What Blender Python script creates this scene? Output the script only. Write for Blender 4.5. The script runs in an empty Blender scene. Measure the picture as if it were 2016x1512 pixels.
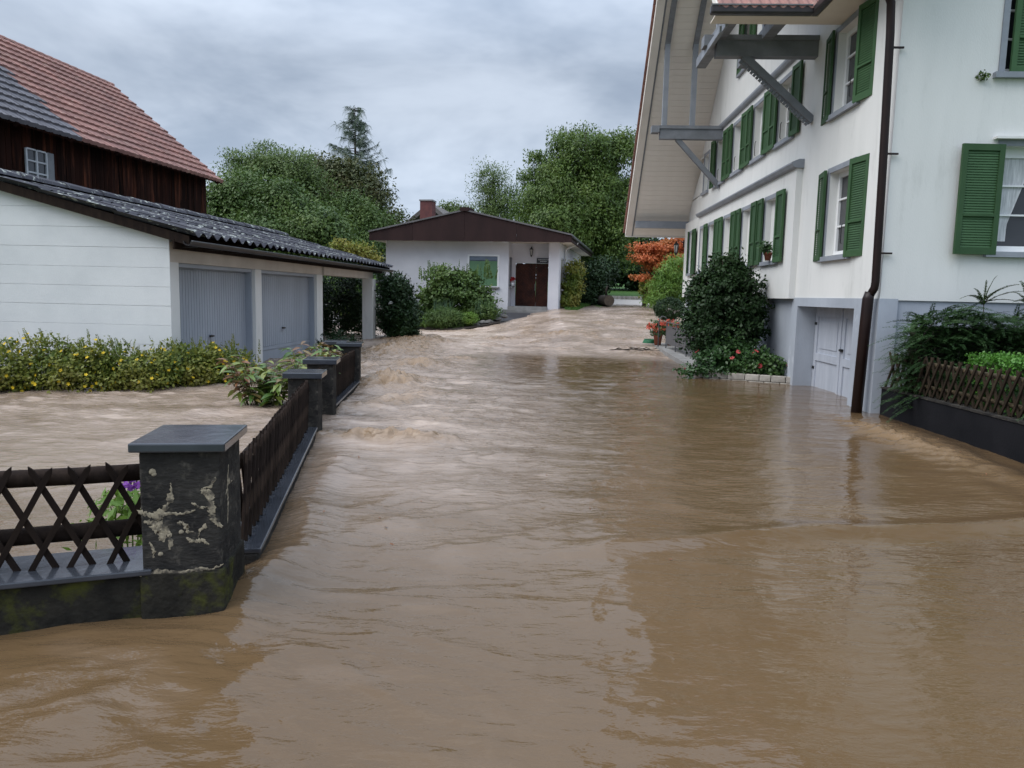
import bpy, math, random
import numpy as np
from mathutils import Vector, Matrix

sc = bpy.context.scene
col = sc.collection
RAD = math.radians
PI = math.pi

# ---------------------------------------------------------------- camera, sky, sun, exposure
FPX = 1480.0
EYE = 1.65
PITCH = math.atan(176.5 / FPX)
ROLL = RAD(1.3)
_F = np.array([0, math.cos(PITCH), -math.sin(PITCH)])
_U0 = np.array([0, math.sin(PITCH), math.cos(PITCH)])
_R0 = np.array([1.0, 0, 0])
_R = math.cos(ROLL) * _R0 + math.sin(ROLL) * _U0
_U = math.cos(ROLL) * _U0 - math.sin(ROLL) * _R0
cam_d = bpy.data.cameras.new('camera')
cam_d.sensor_width = 36.0
cam_d.lens = FPX / 2016.0 * 36.0
cam_d.clip_start = 0.05
cam_d.clip_end = 3000
cam = bpy.data.objects.new('camera', cam_d)
col.objects.link(cam)
cam.matrix_world = Matrix(((_R[0], _U[0], -_F[0], 0), (_R[1], _U[1], -_F[1], 0), (_R[2], _U[2], -_F[2], EYE), (0, 0, 0, 1)))
sc.camera = cam


def at(px, py, Y):
    """the point at distance Y in front of the viewpoint that a direction of the survey photo meets"""
    d = FPX * _F + (px - 1008) * _R - (py - 756) * _U
    t = Y / d[1]
    return Vector((d[0] * t, Y, EYE + d[2] * t))


SUN_EL, SUN_AZ = RAD(52), RAD(252)      # azimuth clockwise from +Y: left of the viewer, a little behind
world = bpy.data.worlds.new('World')
sc.world = world
world.use_nodes = True
wn, wl = world.node_tree.nodes, world.node_tree.links
wn.clear()
w_out = wn.new('ShaderNodeOutputWorld')
w_mix = wn.new('ShaderNodeMixShader')
w_sky = wn.new('ShaderNodeTexSky')
w_sky.sky_type = 'NISHITA'
w_sky.sun_disc = False
w_sky.sun_elevation = SUN_EL
w_sky.sun_rotation = SUN_AZ
w_b1 = wn.new('ShaderNodeBackground')
w_b1.inputs[1].default_value = 0.09
w_b2 = wn.new('ShaderNodeBackground')
w_b2.inputs[1].default_value = 0.80
w_tc = wn.new('ShaderNodeTexCoord')
w_sep = wn.new('ShaderNodeSeparateXYZ')
wl.new(w_tc.outputs['Generated'], w_sep.inputs[0])
w_add = wn.new('ShaderNodeMath'); w_add.operation = 'ADD'; w_add.inputs[1].default_value = 0.28
w_max = wn.new('ShaderNodeMath'); w_max.operation = 'MAXIMUM'; w_max.inputs[1].default_value = 0.0
wl.new(w_sep.outputs[2], w_max.inputs[0]); wl.new(w_max.outputs[0], w_add.inputs[0])
w_dx = wn.new('ShaderNodeMath'); w_dx.operation = 'DIVIDE'
w_dy = wn.new('ShaderNodeMath'); w_dy.operation = 'DIVIDE'
wl.new(w_sep.outputs[0], w_dx.inputs[0]); wl.new(w_add.outputs[0], w_dx.inputs[1])
wl.new(w_sep.outputs[1], w_dy.inputs[0]); wl.new(w_add.outputs[0], w_dy.inputs[1])
w_cmb = wn.new('ShaderNodeCombineXYZ')
wl.new(w_dx.outputs[0], w_cmb.inputs[0]); wl.new(w_dy.outputs[0], w_cmb.inputs[1])
w_cmb.inputs[2].default_value = 3.7
w_n1 = wn.new('ShaderNodeTexNoise')
w_n1.inputs['Scale'].default_value = 1.7
w_n1.inputs['Detail'].default_value = 5.0
w_n1.inputs['Roughness'].default_value = 0.55
w_n1.inputs['Distortion'].default_value = 0.3
wl.new(w_cmb.outputs[0], w_n1.inputs['Vector'])
w_r = wn.new('ShaderNodeValToRGB')
w_r.color_ramp.interpolation = 'B_SPLINE'
w_r.color_ramp.elements[0].position = 0.38
w_r.color_ramp.elements[0].color = (0.215, 0.265, 0.345, 1)
w_r.color_ramp.elements[1].position = 0.64
w_r.color_ramp.elements[1].color = (0.49, 0.55, 0.64, 1)
wl.new(w_n1.outputs[0], w_r.inputs[0])
w_mr = wn.new('ShaderNodeMapRange')
w_mr.inputs[1].default_value = 0.27; w_mr.inputs[2].default_value = 0.78; w_mr.inputs[3].default_value = 1.0; w_mr.inputs[4].default_value = 3.1
wl.new(w_sep.outputs[2], w_mr.inputs[0])
w_hz = wn.new('ShaderNodeMapRange')
w_hz.inputs[1].default_value = 0.0; w_hz.inputs[2].default_value = 0.22; w_hz.inputs[3].default_value = 1.5; w_hz.inputs[4].default_value = 1.0
wl.new(w_sep.outputs[2], w_hz.inputs[0])
w_mm = wn.new('ShaderNodeMath'); w_mm.operation = 'MULTIPLY'
wl.new(w_mr.outputs[0], w_mm.inputs[0]); wl.new(w_hz.outputs[0], w_mm.inputs[1])
w_vm = wn.new('ShaderNodeVectorMath'); w_vm.operation = 'SCALE'
wl.new(w_r.outputs[0], w_vm.inputs[0]); wl.new(w_mm.outputs[0], w_vm.inputs['Scale'])
wl.new(w_vm.outputs[0], w_b2.inputs[0])
wl.new(w_sky.outputs[0], w_b1.inputs[0])
w_mix.inputs[0].default_value = 0.93
wl.new(w_b1.outputs[0], w_mix.inputs[1]); wl.new(w_b2.outputs[0], w_mix.inputs[2])
wl.new(w_mix.outputs[0], w_out.inputs[0])

sun_d = bpy.data.lights.new('sun', 'SUN')
sun_d.energy = 1.4
sun_d.angle = RAD(50)
sun_d.color = (1.0, 0.945, 0.865)
sun = bpy.data.objects.new('sun', sun_d)
col.objects.link(sun)
_sd = Vector((math.sin(SUN_AZ) * math.cos(SUN_EL), math.cos(SUN_AZ) * math.cos(SUN_EL), math.sin(SUN_EL)))
sun.rotation_euler = (-_sd).to_track_quat('-Z', 'Y').to_euler()
sun.location = (-8, -12, 30)

sc.view_settings.view_transform = 'Standard'
sc.view_settings.look = 'None'
sc.view_settings.gamma = 1
sc.view_settings.exposure = 0.82
sc.view_settings.use_curve_mapping = False
sc.render.engine = 'CYCLES'
sc.cycles.use_denoising = True
sc.cycles.max_bounces = 6
sc.cycles.diffuse_bounces = 3
sc.cycles.glossy_bounces = 3
sc.cycles.transmission_bounces = 4
sc.cycles.transparent_max_bounces = 4

# ---------------------------------------------------------------- materials


def srgb(r, g, b):
    f = lambda c: (c / 12.92) if c <= 0.04045 else ((c + 0.055) / 1.055) ** 2.4
    return tuple(f(x / 255.0) for x in (r, g, b))


def M(name, c1, c2=None, scale=3.0, rough=0.6, bump=0.0, bscale=25.0, spec=0.4, stretch=(1, 1, 1), lo=0.35, hi=0.65,
      detail=5.0, isl=0.0, obj=0.0, metal=0.0, c3=None, scale3=8.0, lo3=0.55, hi3=0.7, bstretch=None, coat=0.0, ws=False):
    m = bpy.data.materials.new(name)
    m.use_nodes = True
    n, l = m.node_tree.nodes, m.node_tree.links
    p = n['Principled BSDF']
    p.inputs['Roughness'].default_value = rough
    p.inputs['Specular IOR Level'].default_value = spec
    p.inputs['Metallic'].default_value = metal
    p.inputs['Coat Weight'].default_value = coat
    if c2 is None:
        c2 = tuple(x * 0.8 for x in c1)
    tc = n.new('ShaderNodeTexCoord')
    mp = n.new('ShaderNodeMapping')
    mp.inputs['Scale'].default_value = stretch
    if ws:
        gp = n.new('ShaderNodeNewGeometry')
        l.new(gp.outputs['Position'], mp.inputs[0])
    else:
        l.new(tc.outputs['Object'], mp.inputs[0])
    nz = n.new('ShaderNodeTexNoise')
    nz.inputs['Scale'].default_value = scale
    nz.inputs['Detail'].default_value = detail
    nz.inputs['Roughness'].default_value = 0.6
    l.new(mp.outputs[0], nz.inputs['Vector'])
    r = n.new('ShaderNodeValToRGB')
    r.color_ramp.elements[0].position = lo
    r.color_ramp.elements[0].color = (*c1, 1)
    r.color_ramp.elements[1].position = hi
    r.color_ramp.elements[1].color = (*c2, 1)
    l.new(nz.outputs[0], r.inputs[0])
    out = r.outputs[0]
    if c3 is not None:
        n3 = n.new('ShaderNodeTexNoise')
        n3.inputs['Scale'].default_value = scale3
        n3.inputs['Detail'].default_value = 6
        n3.inputs['Roughness'].default_value = 0.65
        l.new(mp.outputs[0], n3.inputs['Vector'])
        r3 = n.new('ShaderNodeMapRange')
        r3.inputs[1].default_value = lo3
        r3.inputs[2].default_value = hi3
        l.new(n3.outputs[0], r3.inputs[0])
        mx = n.new('ShaderNodeMix'); mx.data_type = 'RGBA'
        l.new(r3.outputs[0], mx.inputs[0]); l.new(out, mx.inputs[6]); mx.inputs[7].default_value = (*c3, 1)
        out = mx.outputs[2]
    if isl or obj:
        hs = n.new('ShaderNodeHueSaturation')
        if isl:
            g = n.new('ShaderNodeNewGeometry'); src = g.outputs['Random Per Island']; k = isl
        else:
            g = n.new('ShaderNodeObjectInfo'); src = g.outputs['Random']; k = obj
        mr = n.new('ShaderNodeMapRange')
        mr.inputs[3].default_value = 1 - k
        mr.inputs[4].default_value = 1 + k
        l.new(src, mr.inputs[0]); l.new(mr.outputs[0], hs.inputs['Value']); l.new(out, hs.inputs['Color'])
        out = hs.outputs[0]
    l.new(out, p.inputs['Base Color'])
    if bump:
        nb = n.new('ShaderNodeTexNoise')
        nb.inputs['Scale'].default_value = bscale
        nb.inputs['Detail'].default_value = 6
        if bstretch:
            mb = n.new('ShaderNodeMapping'); mb.inputs['Scale'].default_value = bstretch
            l.new(tc.outputs['Object'], mb.inputs[0]); l.new(mb.outputs[0], nb.inputs['Vector'])
        else:
            l.new(mp.outputs[0], nb.inputs['Vector'])
        b = n.new('ShaderNodeBump')
        b.inputs['Strength'].default_value = 0.9
        b.inputs['Distance'].default_value = bump
        l.new(nb.outputs[0], b.inputs['Height']); l.new(b.outputs[0], p.inputs['Normal'])
    return m


def ML(name, cols, rough=0.5, trans=0.22, spec=0.35, nscale=0.9):
    """leaf material: colour picked per leaf"""
    m = bpy.data.materials.new(name)
    m.use_nodes = True
    n, l = m.node_tree.nodes, m.node_tree.links
    p = n['Principled BSDF']
    p.inputs['Roughness'].default_value = rough
    p.inputs['Specular IOR Level'].default_value = spec
    g = n.new('ShaderNodeNewGeometry')
    r = n.new('ShaderNodeValToRGB')
    k = len(cols)
    e = r.color_ramp.elements
    while len(e) < k:
        e.new(0.5)
    for i, c in enumerate(cols):
        e[i].position = i / (k - 1)
        e[i].color = (*c, 1)
    tcx = n.new('ShaderNodeTexCoord')
    nzx = n.new('ShaderNodeTexNoise'); nzx.inputs['Scale'].default_value = nscale; nzx.inputs['Detail'].default_value = 2
    l.new(tcx.outputs['Object'], nzx.inputs['Vector'])
    mrx = n.new('ShaderNodeMapRange'); mrx.inputs[1].default_value = 0.3; mrx.inputs[2].default_value = 0.7; mrx.inputs[3].default_value = 0.0; mrx.inputs[4].default_value = 0.72
    l.new(nzx.outputs[0], mrx.inputs[0])
    mdx = n.new('ShaderNodeMath'); mdx.operation = 'MULTIPLY_ADD'; mdx.inputs[1].default_value = 0.28
    l.new(g.outputs['Random Per Island'], mdx.inputs[0]); l.new(mrx.outputs[0], mdx.inputs[2])
    l.new(mdx.outputs[0], r.inputs[0])
    l.new(r.outputs[0], p.inputs['Base Color'])
    t = n.new('ShaderNodeBsdfTranslucent')
    l.new(r.outputs[0], t.inputs[0])
    mx = n.new('ShaderNodeMixShader')
    mx.inputs[0].default_value = trans
    l.new(p.outputs[0], mx.inputs[1]); l.new(t.outputs[0], mx.inputs[2])
    l.new(mx.outputs[0], n['Material Output'].inputs[0])
    return m


MAT = {}
MAT['plaster'] = M('white_plaster', (0.72, 0.72, 0.705), (0.66, 0.665, 0.65), 0.9, 0.85, 0.004, 60, 0.2, c3=(0.50, 0.505, 0.485), scale3=1.9, lo3=0.56, hi3=0.86, stretch=(1.6, 1.6, 0.4))
MAT['plaster2'] = M('bungalow_plaster', (0.66, 0.66, 0.70), (0.58, 0.58, 0.62), 0.8, 0.85, 0.004, 60, 0.2)
MAT['block'] = M('painted_block', (0.70, 0.705, 0.70), (0.63, 0.64, 0.64), 1.3, 0.8, 0.003, 45, 0.25, ws=True)
MAT['lintel'] = M('cream_render', (0.62, 0.57, 0.51), (0.52, 0.47, 0.42), 1.5, 0.85, 0.003, 40, 0.2)
MAT['plinth'] = M('grey_plinth_paint', (0.40, 0.435, 0.49), (0.32, 0.35, 0.40), 1.1, 0.75, 0.004, 40, 0.25, stretch=(1, 1, 0.4), c3=(0.55, 0.58, 0.62), scale3=3, lo3=0.6, hi3=0.75)
MAT['greypaint'] = M('grey_trim_paint', (0.27, 0.29, 0.33), (0.22, 0.24, 0.27), 3, 0.6, 0.002, 30, 0.35)
MAT['darkbeam'] = M('grey_timber', (0.22, 0.235, 0.26), (0.16, 0.17, 0.19), 2.5, 0.65, 0.003, 30, 0.3, stretch=(1, 4, 1))
MAT['green'] = M('green_shutter_paint', (0.048, 0.106, 0.045), (0.037, 0.086, 0.036), 3, 0.6, 0.001, 40, 0.25, obj=0.2)
MAT['doorgrey'] = M('blue_grey_door_paint', (0.36, 0.40, 0.46), (0.30, 0.335, 0.39), 1.5, 0.5, 0.001, 30, 0.4, stretch=(1, 1, 0.3))
MAT['basedoor'] = M('pale_grey_door_paint', (0.44, 0.47, 0.53), (0.36, 0.39, 0.45), 2.5, 0.6, 0.002, 30, 0.35, stretch=(3, 3, 0.4))
MAT['white'] = M('white_frame_paint', (0.78, 0.79, 0.80), (0.72, 0.73, 0.74), 3, 0.45)
MAT['soffit'] = M('soffit_boards', (0.80, 0.76, 0.71), (0.73, 0.69, 0.64), 1.2, 0.7, 0.002, 30, 0.2, obj=0.02)
MAT['cream'] = M('cream_soffit', (0.72, 0.66, 0.57), (0.64, 0.58, 0.50), 1.5, 0.75)
MAT['brownmetal'] = M('brown_downpipe', (0.018, 0.009, 0.008), (0.012, 0.006, 0.006), 3, 0.4, 0, 1, 0.25)
MAT['gutter'] = M('dark_gutter', (0.02, 0.018, 0.02), (0.035, 0.03, 0.03), 4, 0.4)
MAT['tile_red'] = M('red_clay_tile', (0.30, 0.152, 0.125), (0.215, 0.115, 0.10), 1.4, 0.75, 0.004, 30, 0.3, obj=0.16, c3=(0.36, 0.25, 0.20), scale3=5, lo3=0.55, hi3=0.75, ws=True)
MAT['tile_red_s'] = M('red_clay_tile_mass', (0.30, 0.152, 0.125), (0.215, 0.115, 0.10), 1.4, 0.75, 0.004, 30, 0.3, isl=0.16, c3=(0.36, 0.25, 0.20), scale3=5, lo3=0.55, hi3=0.75, ws=True)
MAT['tile_grey'] = M('grey_slate_tile', (0.145, 0.14, 0.155), (0.095, 0.092, 0.105), 2, 0.7, 0.004, 30, 0.25, obj=0.16, ws=True)
MAT['corr'] = M('weathered_fibre_cement', (0.105, 0.105, 0.118), (0.07, 0.07, 0.082), 1.5, 0.92, 0.006, 25, 0.06, c3=(0.42, 0.44, 0.40), scale3=6.5, lo3=0.575, hi3=0.615, obj=0.1, ws=True)
MAT['barnwood'] = M('dark_barn_board', (0.026, 0.010, 0.007), (0.010, 0.0055, 0.0045), 1.2, 0.9, 0.006, 14, 0.05, stretch=(2, 2, 0.25), obj=0.45, c3=(0.10, 0.034, 0.018), scale3=2.2, lo3=0.52, hi3=0.75, bstretch=(6, 6, 0.5), ws=True)
MAT['oldgrey'] = M('old_grey_wood', (0.17, 0.18, 0.19), (0.11, 0.12, 0.13), 4, 0.85, 0.003, 20)
MAT['glass'] = M('window_glass', (0.02, 0.022, 0.026), (0.03, 0.032, 0.038), 1, 0.06, 0, 1, 0.6)
MAT['curtain'] = M('white_curtain', (0.62, 0.63, 0.65), (0.40, 0.41, 0.43), 12, 0.9, 0, 1, 0.1, stretch=(4, 4, 0.3))
MAT['brownclad'] = M('brown_fascia_sheet', (0.042, 0.024, 0.023), (0.028, 0.017, 0.017), 0.8, 0.7, 0.002, 10, 0.12, stretch=(1.5, 1, 0.5))
MAT['browndoor'] = M('brown_panel_door', (0.06, 0.02, 0.012), (0.026, 0.010, 0.008), 3, 0.55, 0.002, 30, 0.15)
MAT['chimney'] = M('red_brown_chimney', (0.14, 0.045, 0.04), (0.09, 0.03, 0.03), 4, 0.7)
MAT['rollgreen'] = M('green_roller_slat', (0.16, 0.31, 0.17), (0.13, 0.27, 0.14), 3, 0.5)
MAT['bluegrey'] = M('blue_grey_box', (0.15, 0.19, 0.25), (0.12, 0.15, 0.2), 3, 0.5)
MAT['concrete'] = M('grey_concrete', (0.26, 0.255, 0.25), (0.18, 0.175, 0.17), 3, 0.85, 0.004, 30)
MAT['darkconc'] = M('dark_weathered_concrete', (0.021, 0.02, 0.02), (0.045, 0.042, 0.038), 5, 0.85, 0.010, 22, 0.05, c3=(0.10, 0.09, 0.076), scale3=13, lo3=0.54, hi3=0.72, bstretch=(1, 1, 2.2))
MAT['mossconc'] = M('mossy_wet_concrete', (0.017, 0.016, 0.014), (0.035, 0.032, 0.026), 6, 0.8, 0.012, 26, 0.06, c3=(0.065, 0.068, 0.017), scale3=4.2, lo3=0.53, hi3=0.68)
MAT['slatecap'] = M('wet_slate_coping', (0.055, 0.06, 0.072), (0.032, 0.036, 0.044), 3, 0.16, 0.0015, 14, 0.55)
MAT['darkwood'] = M('dark_stained_wood', (0.014, 0.010, 0.009), (0.026, 0.018, 0.014), 6, 0.85, 0.003, 30, 0.06, stretch=(3, 3, 0.6), obj=0.25)
MAT['lattice'] = M('weathered_lattice_wood', (0.040, 0.029, 0.020), (0.022, 0.017, 0.012), 6, 0.85, 0.003, 30, 0.08, obj=0.35)
MAT['rail'] = M('mossy_rail_wood', (0.085, 0.06, 0.03), (0.05, 0.04, 0.024), 6, 0.8, 0.004, 20)
MAT['blackwall'] = M('black_bitumen_wall', (0.010, 0.0105, 0.0125), (0.016, 0.016, 0.0185), 1.2, 0.9, 0.003, 30, 0.03)
MAT['efflo'] = M('pale_lime_streak', (0.32, 0.275, 0.20), (0.075, 0.066, 0.055), 26, 0.9, 0.004, 60, 0.15, lo=0.45, hi=0.62)
MAT['bark'] = M('bark', (0.055, 0.042, 0.032), (0.03, 0.024, 0.02), 6, 0.9, 0.02, 10, stretch=(2, 2, 0.4))
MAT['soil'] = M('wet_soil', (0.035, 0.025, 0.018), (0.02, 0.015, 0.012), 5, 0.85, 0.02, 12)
MAT['grassmat'] = M('grass_ground', (0.045, 0.10, 0.02), (0.03, 0.07, 0.015), 4, 0.9, 0.03, 30)
MAT['lawn'] = M('lawn_ground', (0.055, 0.13, 0.02), (0.04, 0.10, 0.017), 3, 0.9, 0.02, 60)
MAT['asphalt'] = M('wet_asphalt', (0.06, 0.06, 0.066), (0.045, 0.045, 0.05), 3, 0.4, 0.004, 80)
MAT['gravel'] = M('pale_gravel', (0.40, 0.38, 0.36), (0.30, 0.28, 0.26), 8, 0.9, 0.01, 60)
MAT['stone'] = M('pale_planter_stone', (0.40, 0.37, 0.33), (0.26, 0.24, 0.21), 7, 0.85, 0.006, 30, obj=0.2)
MAT['rock'] = M('garden_rock', (0.20, 0.19, 0.175), (0.07, 0.065, 0.06), 4, 0.85, 0.02, 10, obj=0.3)
MAT['railmetal'] = M('grey_railing_metal', (0.09, 0.09, 0.10), (0.07, 0.07, 0.078), 4, 0.5, 0, 1, 0.5)
MAT['terracotta'] = M('terracotta', (0.30, 0.10, 0.06), (0.22, 0.075, 0.05), 5, 0.8)
MAT['black'] = M('black_iron', (0.012, 0.012, 0.013), (0.02, 0.02, 0.02), 5, 0.45)
MAT['lampglass'] = M('frosted_lamp_glass', (0.5, 0.5, 0.48), (0.45, 0.45, 0.43), 5, 0.3)
MAT['redflower'] = ML('red_petal', [(0.45, 0.02, 0.03), (0.62, 0.05, 0.05)], 0.6, 0.3)
MAT['pinkred'] = ML('pink_red_petal', [(0.5, 0.03, 0.05), (0.68, 0.12, 0.12), (0.55, 0.04, 0.06)], 0.6, 0.3)
MAT['coral'] = ML('coral_petal', [(0.60, 0.09, 0.06), (0.72, 0.20, 0.13)], 0.6, 0.3)
MAT['yellowflower'] = ML('yellow_petal', [(0.62, 0.42, 0.01), (0.72, 0.52, 0.02)], 0.6, 0.25)
MAT['purple'] = ML('purple_petal', [(0.25, 0.06, 0.42), (0.42, 0.16, 0.55)], 0.6, 0.3)
MAT['whiteflower'] = ML('white_petal', [(0.7, 0.7, 0.68), (0.78, 0.78, 0.76)], 0.6, 0.3)
MAT['sign'] = M('dark_sign_plate', (0.03, 0.032, 0.036), (0.04, 0.042, 0.046), 4, 0.4)
MAT['logend'] = M('cut_log_end', (0.11, 0.085, 0.06), (0.07, 0.052, 0.04), 8, 0.85)
MAT['binplastic'] = M('dark_bin_plastic', (0.03, 0.033, 0.035), (0.04, 0.043, 0.045), 4, 0.45)
MAT['foamchip'] = M('pale_floating_scrap', (0.36, 0.34, 0.30), (0.28, 0.26, 0.23), 10, 0.7)
MAT['orange'] = M('orange_scrap', (0.5, 0.12, 0.05), (0.42, 0.1, 0.04), 10, 0.6)
MAT['hose'] = M('green_plastic', (0.02, 0.15, 0.07), (0.015, 0.12, 0.055), 5, 0.5)
G = {}
G['dark'] = ML('leaf_dark_evergreen', [(0.011, 0.026, 0.008), (0.019, 0.044, 0.013), (0.032, 0.066, 0.018)], 0.5, 0.12, 0.22)
G['broad'] = ML('leaf_broad_green', [(0.042, 0.082, 0.018), (0.075, 0.13, 0.028), (0.12, 0.178, 0.04)], 0.5, 0.25)
G['olive'] = ML('leaf_olive', [(0.042, 0.080, 0.014), (0.082, 0.138, 0.024), (0.135, 0.195, 0.036)], 0.5, 0.28)
G['walnut'] = ML('leaf_walnut', [(0.07, 0.115, 0.03), (0.11, 0.165, 0.045), (0.15, 0.21, 0.065)], 0.5, 0.28)
G['brownolive'] = ML('leaf_brown_olive', [(0.04, 0.06, 0.018), (0.065, 0.08, 0.022), (0.10, 0.082, 0.026)], 0.55, 0.2)
G['bluegreen'] = ML('leaf_larch', [(0.085, 0.125, 0.085), (0.125, 0.165, 0.12)], 0.55, 0.25)
G['bright'] = ML('leaf_bright_green', [(0.075, 0.16, 0.02), (0.13, 0.23, 0.035), (0.18, 0.28, 0.045)], 0.5, 0.3)
G['yellow'] = ML('leaf_yellow_green', [(0.085, 0.135, 0.02), (0.15, 0.20, 0.03), (0.26, 0.23, 0.04), (0.13, 0.15, 0.025)], 0.5, 0.3)
G['maple'] = ML('leaf_red_maple', [(0.42, 0.10, 0.035), (0.52, 0.15, 0.05), (0.34, 0.12, 0.03), (0.24, 0.12, 0.03)], 0.55, 0.35)
G['stjohn'] = ML('leaf_low_shrub', [(0.04, 0.075, 0.016), (0.09, 0.135, 0.022), (0.19, 0.20, 0.03), (0.11, 0.085, 0.024)], 0.5, 0.25)
G['peony'] = ML('leaf_peony', [(0.04, 0.10, 0.02), (0.09, 0.16, 0.03), (0.17, 0.20, 0.045)], 0.4, 0.2, 0.5)
G['peony2'] = ML('leaf_peony_bronze', [(0.17, 0.08, 0.04), (0.22, 0.17, 0.045), (0.12, 0.05, 0.035)], 0.4, 0.2, 0.5)
G['dry'] = ML('leaf_dry_brown', [(0.22, 0.10, 0.045), (0.16, 0.07, 0.035)], 0.6, 0.2)
G['yew'] = ML('leaf_yew', [(0.014, 0.036, 0.012), (0.03, 0.068, 0.02), (0.06, 0.12, 0.032)], 0.5, 0.12, 0.25)
G['fern'] = ML('leaf_fern', [(0.06, 0.12, 0.025), (0.085, 0.13, 0.03)], 0.5, 0.25)
G['box'] = ML('leaf_box_hedge', [(0.06, 0.17, 0.02), (0.085, 0.22, 0.03), (0.045, 0.13, 0.017)], 0.45, 0.2, 0.4)
G['rose'] = ML('leaf_rose', [(0.022, 0.06, 0.018), (0.04, 0.095, 0.025), (0.07, 0.13, 0.03)], 0.42, 0.2, 0.45)
G['grass'] = ML('grass_blade', [(0.045, 0.12, 0.02), (0.075, 0.17, 0.03), (0.06, 0.14, 0.02)], 0.55, 0.25)
G['bluegrass'] = ML('iris_blade', [(0.06, 0.11, 0.06), (0.09, 0.15, 0.08)], 0.5, 0.25)

# ---------------------------------------------------------------- helpers


class MB:
    def __init__(s):
        s.v = []
        s.f = []

    def add(s, vs, fs):
        o = len(s.v)
        s.v += [tuple(v) for v in vs]
        s.f += [tuple(i + o for i in f) for f in fs]
        return s

    def bx(s, x0, x1, y0, y1, z0, z1):
        return s.add([(x0, y0, z0), (x1, y0, z0), (x1, y1, z0), (x0, y1, z0), (x0, y0, z1), (x1, y0, z1), (x1, y1, z1), (x0, y1, z1)],
                     [(0, 3, 2, 1), (4, 5, 6, 7), (0, 1, 5, 4), (1, 2, 6, 5), (2, 3, 7, 6), (3, 0, 4, 7)])

    def beam(s, a, b, w, h, up=(0, 0, 1)):
        a, b = Vector(a), Vector(b)
        d = (b - a).normalized()
        sd = d.cross(Vector(up))
        if sd.length < 1e-4:
            sd = Vector((1, 0, 0))
        sd.normalize()
        u = sd.cross(d)
        vs = []
        for p in (a, b):
            for i, j in ((-1, -1), (1, -1), (1, 1), (-1, 1)):
                vs.append(p + sd * (i * w / 2) + u * (j * h / 2))
        return s.add(vs, [(0, 1, 2, 3), (7, 6, 5, 4), (0, 4, 5, 1), (1, 5, 6, 2), (2, 6, 7, 3), (3, 7, 4, 0)])

    def prism(s, pts, axis, a, b):
        n = len(pts)

        def mk(p, t):
            return {0: (t, p[0], p[1]), 1: (p[0], t, p[1]), 2: (p[0], p[1], t)}[axis]
        vs = [mk(p, a) for p in pts] + [mk(p, b) for p in pts]
        fs = [tuple(range(n - 1, -1, -1)), tuple(range(n, 2 * n))]
        fs += [(i, (i + 1) % n, n + (i + 1) % n, n + i) for i in range(n)]
        return s.add(vs, fs)

    def tube(s, pts, r, n=8, caps=True):
        pts = [Vector(p) for p in pts]
        k = len(pts)
        rs = r if isinstance(r, (list, tuple)) else [r] * k
        o = len(s.v)
        pu = None
        for i, p in enumerate(pts):
            d = (pts[min(i + 1, k - 1)] - pts[max(i - 1, 0)]).normalized()
            if pu is None:
                pu = d.orthogonal().normalized()
            else:
                pu = (pu - d * pu.dot(d))
                pu = pu.normalized() if pu.length > 1e-5 else d.orthogonal().normalized()
            q = d.cross(pu)
            for j in range(n):
                a = 2 * PI * j / n
                s.v.append(tuple(p + (pu * math.cos(a) + q * math.sin(a)) * rs[i]))
        for i in range(k - 1):
            for j in range(n):
                s.f.append((o + i * n + j, o + i * n + (j + 1) % n, o + (i + 1) * n + (j + 1) % n, o + (i + 1) * n + j))
        if caps:
            s.f.append(tuple(o + j for j in range(n - 1, -1, -1)))
            s.f.append(tuple(o + (k - 1) * n + j for j in range(n)))
        return s

    def lathe(s, prof, n=14, c=(0, 0, 0)):
        o = len(s.v)
        for r, z in prof:
            for j in range(n):
                a = 2 * PI * j / n
                s.v.append((c[0] + r * math.cos(a), c[1] + r * math.sin(a), c[2] + z))
        for i in range(len(prof) - 1):
            for j in range(n):
                s.f.append((o + i * n + j, o + i * n + (j + 1) % n, o + (i + 1) * n + (j + 1) % n, o + (i + 1) * n + j))
        s.f.append(tuple(o + j for j in range(n - 1, -1, -1)))
        s.f.append(tuple(o + (len(prof) - 1) * n + j for j in range(n)))
        return s

    def mesh(s, name, mat, smooth=False):
        me = bpy.data.meshes.new(name)
        me.from_pydata(s.v, [], s.f)
        me.materials.append(mat)
        if smooth:
            me.polygons.foreach_set('use_smooth', [True] * len(me.polygons))
        me.update()
        return me

    def build(s, name, mat, parent=None, smooth=False, bevel=0.0, seg=2):
        o = inst(name, s.mesh(name, mat, smooth), parent)
        if bevel:
            b = o.modifiers.new('bevel', 'BEVEL')
            b.width = bevel
            b.segments = seg
            b.limit_method = 'ANGLE'
        return o


def inst(name, me, parent=None, loc=(0, 0, 0), rot=(0, 0, 0), scale=(1, 1, 1)):
    o = bpy.data.objects.new(name, me)
    col.objects.link(o)
    o.parent = parent
    o.location = loc
    o.rotation_euler = rot
    o.scale = scale
    return o


def tag(o, label=None, cat=None, group=None, kind=None):
    if label:
        o['label'] = label
    if cat:
        o['category'] = cat
    if group:
        o['group'] = group
    if kind:
        o['kind'] = kind
    return o


def thing(name, label, cat, loc=(0, 0, 0), rz=0.0, group=None):
    o = bpy.data.objects.new(name, None)
    col.objects.link(o)
    o.location = loc
    o.rotation_euler = (0, 0, rz)
    o.empty_display_size = 0.2
    return tag(o, label, cat, group)


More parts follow.
